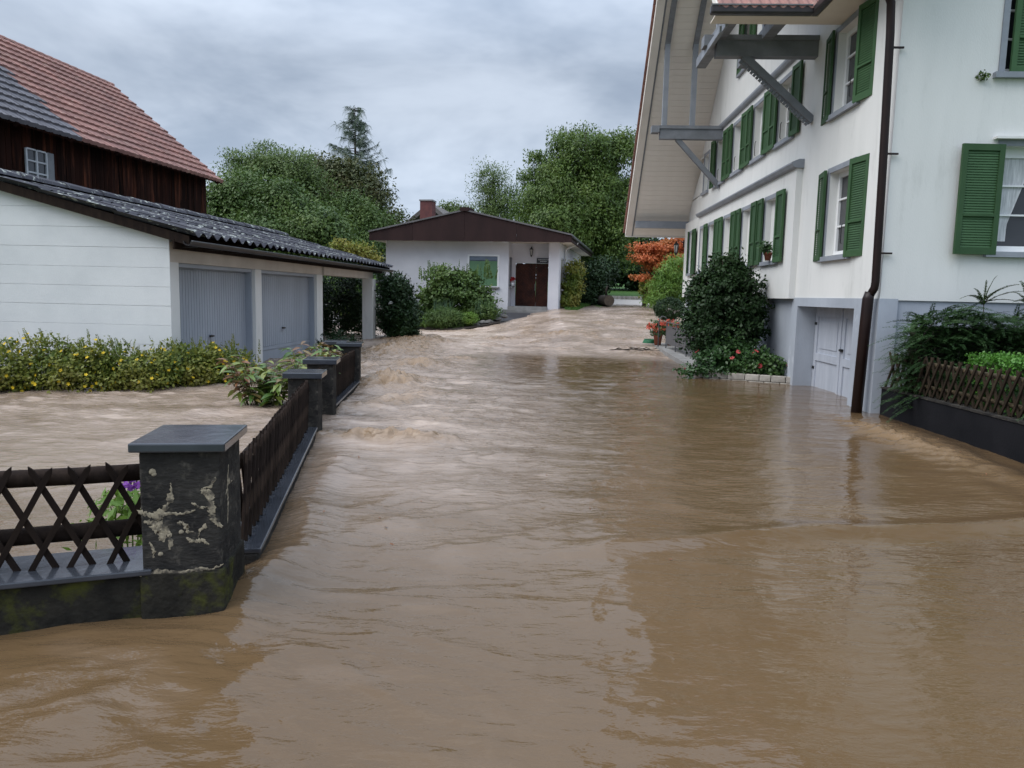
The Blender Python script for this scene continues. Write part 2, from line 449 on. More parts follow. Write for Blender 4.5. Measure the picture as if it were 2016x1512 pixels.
def fastmesh(name, V, nper, mat, smooth=False):
    """V (N*nper,3): N separate polygons of nper corners"""
    V = np.asarray(V, dtype=np.float32)
    n = len(V) // nper
    me = bpy.data.meshes.new(name)
    me.vertices.add(len(V))
    me.vertices.foreach_set('co', V.ravel())
    me.loops.add(len(V))
    me.loops.foreach_set('vertex_index', np.arange(len(V), dtype=np.int32))
    me.polygons.add(n)
    me.polygons.foreach_set('loop_start', np.arange(0, len(V), nper, dtype=np.int32))
    me.polygons.foreach_set('loop_total', np.full(n, nper, dtype=np.int32))
    me.materials.append(mat)
    me.update()
    me.validate()
    return me


def unit(a):
    return a / (np.linalg.norm(a, axis=-1, keepdims=True) + 1e-9)


def leaf_quads(C, A, Nn, L, W):
    """diamond leaves: centre C, length axis A, normal Nn"""
    A = unit(A)
    B = unit(np.cross(A, Nn))
    L = np.asarray(L).reshape(-1, 1)
    W = np.asarray(W).reshape(-1, 1)
    P = np.stack([C - A * L * 0.5, C - A * L * 0.08 + B * W * 0.5, C + A * L * 0.5, C - A * L * 0.08 - B * W * 0.5], axis=1)
    return P.reshape(-1, 3)


def rng(seed):
    return np.random.default_rng(seed)


def crown_points(r, lobes, ncl, per, spread, shell=0.55):
    """clumps in the lobes, biased to their outside; returns leaf centres, clump centres, outward directions"""
    lob = np.array(lobes, float)
    vol = lob[:, 3] * lob[:, 4] * lob[:, 5]
    k = r.choice(len(lob), ncl, p=vol / vol.sum())
    d = unit(r.normal(size=(ncl, 3)))
    rad = shell + (1 - shell) * r.random((ncl, 1)) ** 0.6
    rad *= 0.88 + 0.24 * r.random((ncl, 1))
    cc = lob[k, :3] + d * rad * lob[k, 3:6]
    ci = np.repeat(np.arange(ncl), per)
    sp = spread * (0.6 + 0.8 * r.random((ncl, 1)))
    off = np.clip(r.normal(size=(ncl * per, 3)), -1.7, 1.7) * sp[ci] * np.array([1, 1, 0.7])
    pts = cc[ci] + off
    return pts, cc, unit(d[ci] * 0.7 + off / (spread + 1e-6) * 0.6)


def crown_mesh(name, seed, lobes, ncl, per, spread, L, W, mat, shell=0.55, droop=0.25):
    r = rng(seed)
    pts, cc, out = crown_points(r, lobes, ncl, per, spread, shell)
    n = len(pts)
    A = unit(r.normal(size=(n, 3)) + np.array([0, 0, -droop]) * 1.5 + out * 0.5)
    Nn = unit(out * 0.9 + np.array([0, 0, 0.7]) + r.normal(size=(n, 3)) * 0.32)
    s = 0.65 + 0.7 * r.random(n)
    return fastmesh(name, leaf_quads(pts, A, Nn, L * s, W * s), 4, mat), cc


def limb(mb, a, b, r0, r1, seed, sag=0.12, n=5, seg=6):
    r = random.Random(seed)
    a, b = Vector(a), Vector(b)
    L = (b - a).length
    pts, rs = [], []
    for i in range(n + 1):
        t = i / n
        p = a.lerp(b, t)
        j = math.sin(t * PI) * L * sag
        p += Vector((r.uniform(-1, 1), r.uniform(-1, 1), r.uniform(0, 0.8))) * j
        pts.append(p)
        rs.append(r0 + (r1 - r0) * t)
    mb.tube(pts, rs, seg)


def tree(name, label, base, lobes, ncl, per, spread, L, W, mat, seed, trunk_r=0.2, trunk_h=2.5, group='trees beyond the flooded yard', nl=18, shell=0.5,
         cat='tree', droop=0.25, extra=None):
    """lobes in world coordinates; stored relative to the base"""
    bx, by, bz = base
    rel = [(x - bx, y - by, z - bz, a, b, c) for x, y, z, a, b, c in lobes]
    t = thing(name, label, cat, base, 0, group)
    me, cc = crown_mesh('crown', seed, rel, ncl, per, spread, L, W, mat, shell, droop)
    inst('crown', me, t)
    if extra:
        for i, (lob2, n2, p2, m2) in enumerate(extra):
            rel2 = [(x - bx, y - by, z - bz, a, b, c) for x, y, z, a, b, c in lob2]
            me2, _ = crown_mesh('crown', seed + 31 + i, rel2, n2, p2, spread, L, W, m2, shell, droop)
            inst('crown', me2, t)
    mb = MB()
    top = max(z + c * 0.5 for x, y, z, a, b, c in rel)
    cx = sum(l[0] for l in rel) / len(rel)
    cy = sum(l[1] for l in rel) / len(rel)
    pts = [(0, 0, -0.3), (0.02, 0.01, trunk_h * 0.5), (cx * 0.2, cy * 0.2, trunk_h), (cx * 0.6, cy * 0.6, (trunk_h + top) / 2), (cx, cy, top)]
    mb.tube(pts, [trunk_r * 1.25, trunk_r, trunk_r * 0.85, trunk_r * 0.5, trunk_r * 0.1], 10)
    mb.build('trunk', MAT['bark'], t, True)
    lb = MB()
    rr = random.Random(seed)
    idx = rr.sample(range(len(cc)), min(nl, len(cc)))
    for i in idx:
        c = cc[i]
        h = trunk_h + (max(c[2], trunk_h) - trunk_h) * rr.uniform(0.1, 0.5)
        f = (h - trunk_h) / max(top - trunk_h, 0.1)
        a = (cx * min(1, 0.2 + f), cy * min(1, 0.2 + f), h)
        limb(lb, a, c, trunk_r * 0.38, trunk_r * 0.06, seed + i)
    lb.build('branches', MAT['bark'], t, True)
    return t


def shrub(name, label, base, lobes, ncl, per, spread, L, W, mat, seed, cat='shrub', group=None, stems=7, shell=0.45, droop=0.0, flowers=None):
    bx, by, bz = base
    rel = [(x - bx, y - by, z - bz, a, b, c) for x, y, z, a, b, c in lobes]
    t = thing(name, label, cat, base, 0, group)
    me, cc = crown_mesh('foliage', seed, rel, ncl, per, spread, L, W, mat, shell, droop)
    inst('foliage', me, t)
    lb = MB()
    rr = random.Random(seed)
    for i in rr.sample(range(len(cc)), min(stems, len(cc))):
        c = cc[i]
        limb(lb, (rr.uniform(-0.1, 0.1) + c[0] * 0.15, rr.uniform(-0.1, 0.1) + c[1] * 0.15, -0.15), c, 0.022, 0.006, seed + i, 0.08)
    if stems:
        lb.build('stems', MAT['bark'], t, True)
    if flowers:
        n, mt, sz, petals = flowers
        r = rng(seed + 5)
        pts, _, out = crown_points(r, rel, n, 1, spread * 0.5, 0.8)
        pts = pts + out * spread * 0.4
        P = []
        for p, o in zip(pts, out):
            o = unit(o + np.array([0, -0.5, 0.6]))
            u = unit(np.cross(o, r.normal(size=3)))
            w = np.cross(o, u)
            for k in range(petals):
                a = 2 * PI * k / petals
                d = u * math.cos(a) + w * math.sin(a)
                P.append(leaf_quads((p + d * sz * 0.45)[None], (d + o * 0.25)[None], o[None], [sz], [sz * 0.8]))
        if n <= 14:
            for k in range(n):
                inst('bloom', fastmesh('bloom', np.concatenate(P[k * petals:(k + 1) * petals]), 4, mt), t)
        else:
            inst('flowers', fastmesh('flowers', np.concatenate(P), 4, mt), t)['kind'] = 'stuff'
    return t


def sprays(r, base, dirs, lens, per, L, W, lift=0.1, droop=0.5):
    """feathery shoots: two rows of leaves along arching stems"""
    P = []
    for b, d, ln in zip(base, dirs, lens):
        d = unit(d)
        n = max(4, int(per * ln))
        t = (np.arange(n) + 0.5) / n
        ax = b[None] + d[None] * (t * ln)[:, None] + np.array([0, 0, -1.0])[None] * ((t ** 2) * ln * droop)[:, None]
        dd = unit(d[None] + np.array([0, 0, -2.0])[None] * (t * droop)[:, None])
        up = unit(np.array([0, 0, 1.0]) + r.normal(size=3) * 0.35)
        sd = unit(np.cross(dd, up[None]))
        for s in (-1, 1):
            A = unit(dd * 0.75 + sd * s + r.normal(size=(n, 3)) * 0.15)
            Nn = unit(np.cross(sd * s, dd) * s + r.normal(size=(n, 3)) * 0.25)
            sc_ = (1.05 - 0.6 * t) * (0.85 + 0.3 * r.random(n))
            P.append(leaf_quads(ax + A * (L * 0.5 * sc_)[:, None], A, Nn, L * sc_, W * sc_))
    return np.concatenate(P)


# ---- gradient noise for the water sheet


def perlin(x, y, seed=0):
    r = rng(seed)
    g = r.random((256, 256)) * 2 * PI
    gx, gy = np.cos(g), np.sin(g)
    xi, yi = np.floor(x).astype(int), np.floor(y).astype(int)
    xf, yf = x - xi, y - yi
    u, v = xf ** 3 * (xf * (xf * 6 - 15) + 10), yf ** 3 * (yf * (yf * 6 - 15) + 10)

    def d(i, j):
        a, b = (xi + i) & 255, (yi + j) & 255
        return gx[a, b] * (xf - i) + gy[a, b] * (yf - j)
    n0 = d(0, 0) * (1 - u) + d(1, 0) * u
    n1 = d(0, 1) * (1 - u) + d(1, 1) * u
    return n0 * (1 - v) + n1 * v


def sstep(a, b, x):
    t = np.clip((x - a) / (b - a), 0, 1)
    return t * t * (3 - 2 * t)


def wlevel(x, y):
    """still level of the flood: flat near the viewer, climbing up the road to the back right"""
    sh = 2.2 * np.maximum(2.0 - x, 0)
    t = np.clip((y - 20 - np.minimum(sh, 16)) / 22.0, 0, 1)
    return 1.2 * t * t * (3 - 2 * t)


# ---------------------------------------------------------------- setting: ground
def grid_sheet(name, xs, ys, fz, mat, smooth=True):
    X, Y = np.meshgrid(xs, ys)
    Z = fz(X, Y)
    nx, ny = len(xs), len(ys)
    V = np.stack([X, Y, Z], -1).reshape(-1, 3)
    i = np.arange(nx - 1)[None] + nx * np.arange(ny - 1)[:, None]
    Fq = np.stack([i, i + 1, i + 1 + nx, i + nx], -1).reshape(-1, 4)
    me = bpy.data.meshes.new(name)
    me.vertices.add(len(V)); me.vertices.foreach_set('co', V.astype(np.float32).ravel())
    me.loops.add(Fq.size); me.loops.foreach_set('vertex_index', Fq.astype(np.int32).ravel())
    me.polygons.add(len(Fq))
    me.polygons.foreach_set('loop_start', np.arange(0, Fq.size, 4, dtype=np.int32))
    me.polygons.foreach_set('loop_total', np.full(len(Fq), 4, dtype=np.int32))
    if smooth:
        me.polygons.foreach_set('use_smooth', np.ones(len(Fq), dtype=bool))
    me.materials.append(mat)
    me.update()
    return inst(name, me)


gx = np.concatenate([np.linspace(-900, -40, 20), np.linspace(-36, 36, 60), np.linspace(40, 900, 20)])
gy = np.concatenate([np.linspace(-300, -10, 10), np.linspace(-6, 80, 80), np.linspace(90, 1800, 30)])
tag(grid_sheet('ground', gx, gy, lambda x, y: wlevel(x, y) - 0.35 + 0.3 * sstep(46, 52, y), MAT['grassmat']), kind='structure')

# ---------------------------------------------------------------- setting: flood water
NR, NC = 900, 480
ry = 0.8 * (50.0 / 0.8) ** (np.linspace(0, 1, NR))
uu = np.linspace(0, 1, NC)
YY = np.repeat(ry[:, None], NC, 1)
xl = np.maximum(-13.0, -0.8 * ry - 1.6)[:, None]
xr = np.minimum(10.0, 0.8 * ry + 1.6)[:, None]
XX = xl + (xr - xl) * uu[None]


def gauss(x, y, cx, cy, sx, sy=None, ang=0.0):
    sy = sy or sx
    c, s = math.cos(ang), math.sin(ang)
    a = (x - cx) * c + (y - cy) * s
    b = -(x - cx) * s + (y - cy) * c
    return np.exp(-(a / sx) ** 2 - (b / sy) ** 2)


chop = 0.03 + 0.10 * sstep(1.5, -1.0, XX) + 0.06 * sstep(6, 11, YY)
# rough fast water down the left half and on the slope at the back
chop += 0.75 * sstep(0.8, -1.6, XX + 0.05 * (YY - 12)) * sstep(6.5, 10.5, YY)
chop += 0.75 * sstep(20.0, 22.5, YY + 0.25 * XX)
chop += 0.35 * gauss(XX, YY, 0.4, 10.5, 2.2, 2.4)
chop += 0.18 * gauss(XX, YY, 0.2, 6.5, 1.8, 1.6)
chop = np.clip(chop, 0, 1) * (1 - 0.75 * sstep(38, 41, YY))
calm = gauss(XX, YY, 2.6, 16.0, 2.8, 4.2)
glint = gauss(XX, YY, 1.0, 13.2, 1.9, 2.3) + 0.5 * gauss(XX, YY, 2.6, 17.5, 2.0, 1.6) + 0.35 * gauss(XX, YY, 0.2, 8.5, 1.6, 1.8)
boil = (1.0 * gauss(XX, YY, -2.25, 13.4, 0.42, 0.75) + 0.75 * gauss(XX, YY, -1.45, 8.35, 0.75, 0.16, -0.1) + 0.95 * gauss(XX, YY, -3.1, 21.5, 0.9, 2.6)
        + 0.9 * gauss(XX, YY, -3.4, 25.5, 1.3, 1.4) + 0.7 * gauss(XX, YY, -2.2, 17.0, 0.7, 0.9) + 0.5 * gauss(XX, YY, -1.3, 18.6, 0.5, 0.5)
        + 0.35 * gauss(XX, YY, -4.3, 13.2, 0.7, 0.5) + 0.4 * gauss(XX, YY, 4.7, 9.0, 0.25, 1.5) + 0.4 * gauss(XX, YY, 3.6, 25.5, 0.8, 0.35)
        + 0.35 * gauss(XX, YY, 1.5, 27.5, 2.2, 0.5, 0.1))
band = gauss(XX + 0.13 * (YY - 9), YY, -1.55, 16.0, 1.0, 9.0) * sstep(7.0, 10.0, YY)
boil = boil + 0.42 * band * sstep(0.02, 0.40, perlin(XX * 0.9, YY * 0.7, 61)) + 0.30 * sstep(21, 23, YY + 0.25 * XX) * sstep(36, 30, YY) * sstep(0.10, 0.42, perlin(XX * 0.9, YY * 0.8, 62))
ZZ = wlevel(XX, YY)
# long swells across the flow, bending with it
fx, fy = XX + 0.25 * np.sin(YY * 0.6), YY + 0.22 * np.sin(XX * 0.9)
ZZ = ZZ + 0.016 * perlin(fx * 0.55, fy * 0.8, 1) + 0.010 * perlin(fx * 1.3, fy * 1.9, 2)
ZZ = ZZ + chop * (0.030 * perlin(fx * 1.1 + 9, fy * 2.0, 3) + 0.024 * (0.5 - np.abs(perlin(fx * 2.3, fy * 3.6 + 5, 4)) * 2) + 0.010 * perlin(fx * 5.5, fy * 8.0, 5))
ZZ = ZZ + (0.0022 + 0.004 * chop + 0.004 * calm) * perlin(XX * 4.0, YY * 11.0, 6)
ZZ = ZZ + glint * (0.058 * perlin(XX * 0.9 + 0.5 * np.sin(YY), YY * 2.3 + 0.4 * np.sin(XX * 1.5), 21) + 0.022 * perlin(XX * 1.8, YY * 4.4, 23) + 0.010 * perlin(XX * 3.0, YY * 8.0, 22))
ZZ = ZZ + 0.0016 * perlin(XX * 9.0 + YY * 4, YY * 16.0 - XX * 3, 7)
# sharp-crested flow lines: ridged noise pulled along the current
wx = XX + 0.55 * perlin(XX * 0.35 + 4, YY * 0.35, 41) * 2 + 0.10 * YY
wy = YY + 0.55 * perlin(XX * 0.4, YY * 0.4 + 7, 42) * 2
rid = 1 - np.abs(perlin(wx * 0.55, wy * 1.25, 43)) * 2.2
rid2 = 1 - np.abs(perlin(wx * 1.5 + 3, wy * 2.9, 44)) * 2.2
left = sstep(2.0, -0.8, XX + 0.04 * (YY - 8))
near = sstep(15, 7, YY)
ZZ = ZZ + (0.25 + 0.75 * left) * (0.35 + 0.65 * sstep(2.5, 6.0, YY)) * (0.020 * np.clip(rid, 0, 1) ** 3 + 0.010 * np.clip(rid2, 0, 1) ** 3) * (0.5 + 1.0 * (perlin(XX * 0.5, YY * 0.5, 45) + 0.5))
ZZ = ZZ + left * 0.006 * perlin(wx * 4.2, wy * 9.0, 46)
bl = np.abs(perlin(XX * 3.4, YY * 3.4, 8)) * 2
b2 = np.abs(perlin(XX * 8.1 + 3, YY * 8.1, 9)) * 2
ZZ = ZZ + boil * (0.12 + 0.19 * (0.45 - bl) + 0.085 * (0.4 - b2) + 0.07 * perlin(XX * 1.7, YY * 1.7, 10) + 0.03 * perlin(XX * 14, YY * 14, 33))


def ridge(ax, ay, bx_, by_, w, h):
    d = np.array([bx_ - ax, by_ - ay])
    L = np.hypot(*d)
    d = d / L
    s = (XX - ax) * d[0] + (YY - ay) * d[1]
    o = -(XX - ax) * d[1] + (YY - ay) * d[0] + 0.05 * np.sin(s * 2.1 + 1)
    return h * np.exp(-(o / w) ** 2) * sstep(-0.6, 0.4, s) * sstep(L + 0.6, L - 0.8, s)


ZZ = ZZ + ridge(0.4, 4.75, 4.6, 5.75, 0.15, 0.05)
ZZ = ZZ + ridge(-0.7, 4.55, 0.9, 5.25, 0.16, 0.016)
ZZ = ZZ + ridge(5.2, 10.6, 4.8, 6.2, 0.22, 0.05) + ridge(4.7, 9.6, 4.3, 6.0, 0.2, 0.025)
ZZ = ZZ + ridge(-1.25, 3.5, -1.9, 2.2, 0.16, 0.03) + ridge(-1.0, 3.2, -1.4, 2.0, 0.12, 0.018) + ridge(-1.6, 3.3, -2.3, 2.5, 0.12, 0.02)
ZZ = ZZ + ridge(-1.22, 4.1, -1.75, 7.6, 0.16, 0.045) + 0.10 * gauss(XX, YY, -1.38, 4.1, 0.16, 0.45)
ZZ = ZZ + 0.012 * gauss(XX, YY, -0.9, 2.6, 1.2, 1.0) * perlin((XX + YY) * 5.0, (XX - YY) * 1.2, 11)
fast = sstep(1.2, -1.4, XX + 0.05 * (YY - 12) + 0.5 * perlin(YY * 0.5, XX * 0.5, 30)) * sstep(3.0, 9.0, YY)
foam_sheen = np.clip(0.44 * fast * (0.75 + 0.9 * perlin(fx * 0.9, fy * 1.6, 31)) + 0.30 * boil * sstep(0.75, 0.2, bl) + 0.30 * chop * sstep(0.15, 0.42, perlin(fx * 2.0, fy * 3.6, 12)) + 0.62 * sstep(19.5, 22.5, YY + 0.25 * XX) * sstep(41, 37, YY) * (0.85 + 0.8 * perlin(fx * 0.8, fy * 0.8, 32)), 0, 1)  # pale mask: real foam plus sky sheen put into the water colour
V = np.stack([XX, YY, ZZ], -1).reshape(-1, 3)
ii = np.arange(NC - 1)[None] + NC * np.arange(NR - 1)[:, None]
Fq = np.stack([ii, ii + 1, ii + 1 + NC, ii + NC], -1).reshape(-1, 4)
me = bpy.data.meshes.new('flood_water')
me.vertices.add(len(V)); me.vertices.foreach_set('co', V.astype(np.float32).ravel())
me.loops.add(Fq.size); me.loops.foreach_set('vertex_index', Fq.astype(np.int32).ravel())
me.polygons.add(len(Fq))
me.polygons.foreach_set('loop_start', np.arange(0, Fq.size, 4, dtype=np.int32))
me.polygons.foreach_set('loop_total', np.full(len(Fq), 4, dtype=np.int32))
me.polygons.foreach_set('use_smooth', np.ones(len(Fq), dtype=bool))
# current direction: down the road, then bending to the left in front of the pillar
cu = np.where(YY < 5.0, 1, 0)
th = 0.22 + 0.75 * sstep(6.5, 2.0, YY) * sstep(2.0, -1.5, XX)
ca, sa = np.cos(th), np.sin(th)
al = -(XX * sa) - YY * ca
ac = XX * ca - YY * sa
st1 = perlin(al * 0.45 + 0.4 * perlin(XX, YY, 51), ac * 3.4 + 0.8 * perlin(XX * 0.7, YY * 0.7, 52), 53)
st2 = perlin(al * 2.6, ac * 8.0 + 0.8 * perlin(XX * 0.9, YY * 0.9, 54), 55)
brk = sstep(0.0, 0.35, perlin(XX * 1.6, YY * 1.9, 56))
strk = 0.13 * left * sstep(4.5, 7.0, YY) * sstep(-0.15, 0.6, st2) * (0.4 + 0.6 * brk) + 0.10 * left * sstep(-0.3, 0.5, perlin(XX * 0.7, YY * 0.9, 57)) * sstep(3.5, 7.0, YY)
ZZ = ZZ + (0.3 + 0.7 * left) * (0.005 * st1 + 0.003 * st2) * sstep(14, 8, YY)
me.vertices.foreach_set('co', np.stack([XX, YY, ZZ], -1).reshape(-1, 3).astype(np.float32).ravel())
foam_sheen = np.clip(foam_sheen + strk, 0, 1)
silt = np.clip(1.1 * boil, 0, 0.8)
foam_sheen = foam_sheen * (1 - 0.85 * silt)
for nm, arr in (('foam', foam_sheen), ('silt', silt), ('chop', np.clip(chop + boil, 0, 1.5))):
    a = me.attributes.new(nm, 'FLOAT', 'POINT')
    a.data.foreach_set('value', arr.astype(np.float32).ravel())
me.update()


def water_material():
    m = bpy.data.materials.new('muddy_flood_water')
    m.use_nodes = True
    n, l = m.node_tree.nodes, m.node_tree.links
    p = n['Principled BSDF']
    p.inputs['IOR'].default_value = 1.34
    p.inputs['Specular IOR Level'].default_value = 0.68
    tc = n.new('ShaderNodeTexCoord')
    fo = n.new('ShaderNodeAttribute'); fo.attribute_name = 'foam'
    ch = n.new('ShaderNodeAttribute'); ch.attribute_name = 'chop'
    nz = n.new('ShaderNodeTexNoise'); nz.inputs['Scale'].default_value = 0.35; nz.inputs['Detail'].default_value = 4
    l.new(tc.outputs['Object'], nz.inputs['Vector'])
    r = n.new('ShaderNodeValToRGB')
    r.color_ramp.elements[0].position = 0.3; r.color_ramp.elements[0].color = (0.104, 0.064, 0.031, 1)
    r.color_ramp.elements[1].position = 0.7; r.color_ramp.elements[1].color = (0.126, 0.080, 0.041, 1)
    l.new(nz.outputs[0], r.inputs[0])
    mx = n.new('ShaderNodeMix'); mx.data_type = 'RGBA'
    mx.inputs[7].default_value = (0.52, 0.415, 0.345, 1)  # foam tint, doubling as painted sky sheen
    l.new(fo.outputs['Fac'], mx.inputs[0]); l.new(r.outputs[0], mx.inputs[6])
    si = n.new('ShaderNodeAttribute'); si.attribute_name = 'silt'
    mx2 = n.new('ShaderNodeMix'); mx2.data_type = 'RGBA'
    mx2.inputs[7].default_value = (0.29, 0.19, 0.105, 1)
    l.new(si.outputs['Fac'], mx2.inputs[0]); l.new(mx.outputs[2], mx2.inputs[6])
    l.new(mx2.outputs[2], p.inputs['Base Color'])
    rm = n.new('ShaderNodeMapRange'); rm.inputs[3].default_value = 0.03; rm.inputs[4].default_value = 0.30
    l.new(fo.outputs['Fac'], rm.inputs[0]); l.new(rm.outputs[0], p.inputs['Roughness'])
    # fine ripples, stretched across the flow
    mp = n.new('ShaderNodeMapping'); mp.inputs['Scale'].default_value = (2.2, 6.5, 1); mp.inputs['Rotation'].default_value = (0, 0, 0.12)
    l.new(tc.outputs['Object'], mp.inputs[0])
    n1 = n.new('ShaderNodeTexNoise'); n1.inputs['Scale'].default_value = 1.0; n1.inputs['Detail'].default_value = 5; n1.inputs['Roughness'].default_value = 0.55; n1.inputs['Distortion'].default_value = 0.6
    l.new(mp.outputs[0], n1.inputs['Vector'])
    mp2 = n.new('ShaderNodeMapping'); mp2.inputs['Scale'].default_value = (9, 22, 1); mp2.inputs['Rotation'].default_value = (0, 0, -0.3)
    l.new(tc.outputs['Object'], mp2.inputs[0])
    n2 = n.new('ShaderNodeTexNoise'); n2.inputs['Scale'].default_value = 1.0; n2.inputs['Detail'].default_value = 3
    l.new(mp2.outputs[0], n2.inputs['Vector'])
    s1 = n.new('ShaderNodeMath'); s1.operation = 'MULTIPLY_ADD'; s1.inputs[1].default_value = 0.45
    l.new(n2.outputs[0], s1.inputs[0]); l.new(n1.outputs[0], s1.inputs[2])
    am = n.new('ShaderNodeMapRange'); am.inputs[1].default_value = 0.0; am.inputs[2].default_value = 1.2; am.inputs[3].default_value = 0.20; am.inputs[4].default_value = 2.6
    l.new(ch.outputs['Fac'], am.inputs[0])
    hm = n.new('ShaderNodeMath'); hm.operation = 'MULTIPLY'
    l.new(s1.outputs[0], hm.inputs[0]); l.new(am.outputs[0], hm.inputs[1])
    b = n.new('ShaderNodeBump'); b.inputs['Strength'].default_value = 1.0; b.inputs['Distance'].default_value = 0.028
    l.new(hm.outputs[0], b.inputs['Height']); l.new(b.outputs[0], p.inputs['Normal'])
    return m


me.materials.append(water_material())
water = inst('flood_water', me)
tag(water, kind='structure')


def slab(name, poly, mat, kind='structure', depth=0.6):
    """poly: list of (x,y,z) top corners"""
    n = len(poly)
    mb = MB()
    mb.add(list(poly) + [(x, y, z - depth) for x, y, z in poly], [tuple(range(n))] + [tuple(range(2 * n - 1, n - 1, -1))] + [(i, i + n, (i + 1) % n + n, (i + 1) % n) for i in range(n)])
    o = mb.build(name, mat)
    return tag(o, kind=kind)

# ---------------------------------------------------------------- wall with openings


def wall_cells(mb, mapf, u0, u1, z0, z1, holes, depth=0.18, topf=None, extra_u=()):
    """front skin of a wall with rectangular openings and their reveals; mapf(u, o, z), o = outwards"""
    us = sorted(set([u0, u1] + [h[0] for h in holes] + [h[1] for h in holes] + [e for e in extra_u if u0 < e < u1]))
    zs = sorted(set([z0, z1] + [h[2] for h in holes] + [h[3] for h in holes]))
    for i in range(len(us) - 1):
        for j in range(len(zs) - 1):
            a, b, c, d = us[i], us[i + 1], zs[j], zs[j + 1]
            um, zm = (a + b) / 2, (c + d) / 2
            if any(h[0] < um < h[1] and h[2] < zm < h[3] for h in holes):
                continue
            ta, tb = d, d
            if topf:
                ta, tb = min(d, topf(a)), min(d, topf(b))
                if ta <= c and tb <= c:
                    continue
                ta, tb = max(ta, c), max(tb, c)
            mb.add([mapf(a, 0, c), mapf(b, 0, c), mapf(b, 0, tb), mapf(a, 0, ta)], [(0, 1, 2, 3)])
    for h in holes:
        a, b, c, d = h[:4]
        dp = h[4] if len(h) > 4 else depth
        for q in ([(a, c), (a, d)], [(b, d), (b, c)], [(a, d), (b, d)], [(b, c), (a, c)]):
            (p, q1), (r_, s_) = q
            mb.add([mapf(p, 0, q1), mapf(r_, 0, s_), mapf(r_, -dp, s_), mapf(p, -dp, q1)], [(0, 1, 2, 3)])


_shut = {}


def shutter_meshes(w, h, axis):
    """louvred leaf with its hinge edge at u = 0; axis 'f' = flat on the long facade, 's' = flat on the gable end"""
    k = (round(w, 3), round(h, 3), axis)
    if k in _shut:
        return _shut[k]
    mp = (lambda u, o, z: (-o, u, z)) if axis == 'f' else (lambda u, o, z: (u, -o, z))

    def box(mb, u0_, u1_, o0, o1, z0, z1):
        vs = [mp(*q) for q in ((u0_, o0, z0), (u1_, o0, z0), (u1_, o1, z0), (u0_, o1, z0), (u0_, o0, z1), (u1_, o0, z1), (u1_, o1, z1), (u0_, o1, z1))]
        mb.add(vs, [(0, 3, 2, 1), (4, 5, 6, 7), (0, 1, 5, 4), (1, 2, 6, 5), (2, 3, 7, 6), (3, 0, 4, 7)])
    fr = MB()
    st = 0.075
    box(fr, 0, st, 0, 0.045, 0, h)
    box(fr, w - st, w, 0, 0.045, 0, h)
    box(fr, st, w - st, 0.002, 0.043, h - 0.09, h)
    box(fr, st, w - st, 0.002, 0.043, 0, 0.10)
    box(fr, st, w - st, 0.002, 0.050, h * 0.36 - 0.02, h * 0.36 + 0.02)
    sl = MB()
    n = int((h - 0.19) / 0.036)
    for i in range(n):
        z = 0.10 + (h - 0.19) * (i + 0.5) / n
        vs = [mp(*q) for q in ((st, 0.028, z - 0.020), (w - st, 0.028, z - 0.020), (w - st, 0.013, z + 0.021), (st, 0.013, z + 0.021),
                               (st, 0.021, z - 0.023), (w - st, 0.021, z - 0.023), (w - st, 0.006, z + 0.018), (st, 0.006, z + 0.018))]
        sl.add(vs, [(0, 1, 2, 3), (7, 6, 5, 4), (0, 4, 5, 1), (3, 2, 6, 7), (0, 3, 7, 4), (1, 5, 6, 2)])
    _shut[k] = (fr.mesh('shutter', MAT['green']), sl.mesh('slats', MAT['green']))
    return _shut[k]


def add_shutter(parent, axis, u, z, w, h, open_out, off=0.03, flip=False):
    """u = hinge position; the leaf runs towards +u, or -u when flip"""
    a, b = shutter_meshes(w, h, axis)
    if axis == 'f':
        o = inst('shutter', a, parent, (-off, u, z), (0, 0, (-1 if flip else 1) * 0 + (PI if flip else 0)))
        # leaf towards -u: mirror through scale so that its face still looks outwards
        o.rotation_euler = (0, 0, open_out if not flip else -open_out)
        o.scale = (1, -1 if flip else 1, 1)
    else:
        o = inst('shutter', a, parent, (u, -off, z), (0, 0, -open_out if not flip else open_out), (-1 if flip else 1, 1, 1))
    s = inst('slats', b, o)
    s['kind'] = 'stuff'
    return o


# ---------------------------------------------------------------- the white farmhouse on the right
HR = RAD(-2.5)
house = thing('farmhouse', 'large white farmhouse with green louvred shutters, grey plinth and deep boarded roof overhang', 'house', (5.36, 11.1, 0), HR)
fm = lambda u, o, z: (-o, u, z)          # facade along the road
sm = lambda u, o, z: (u, -o, z)          # end wall towards the viewer
RIDGE_Y, RIDGE_Z, EAVE_FAR, EAVE_NEAR = 7.85, 11.9, 16.35, 1.97
far_top = lambda y: 3.86 + 0.95 * (16.35 - y)
near_top = lambda y: 11.93 - 0.95 * (7.85 - y)
ftop = lambda y: (6.32 if y < 1.97 else min(far_top(y), near_top(y))) - 0.02
holes = []
UPH = (4.98, 6.22)
up0, up1 = 4.12, 12.07
pit = (up1 - up0) / 4
upper = [(up0 + pit * (i + 0.25), up0 + pit * (i + 0.75)) for i in range(4)]
for a, b in upper:
    holes.append((a, b, UPH[0], UPH[1], 0.26))
holes.append((12.72, 13.35, 4.98, 6.1, 0.26))                 # narrow far opening under the strut
holes.append((1.40, 2.42, 4.86, 6.22, 0.26))                  # near upper window
holes.append((1.32, 2.34, 2.43, 3.86, 0.26))                  # near lower window
mb = MB()
wall_cells(mb, fm, 0, 15.6, 1.69, 12.0, holes, topf=ftop, extra_u=(1.97, 1.971, RIDGE_Y, 15.2))
mb.build('facade_wall', MAT['plaster'], house)
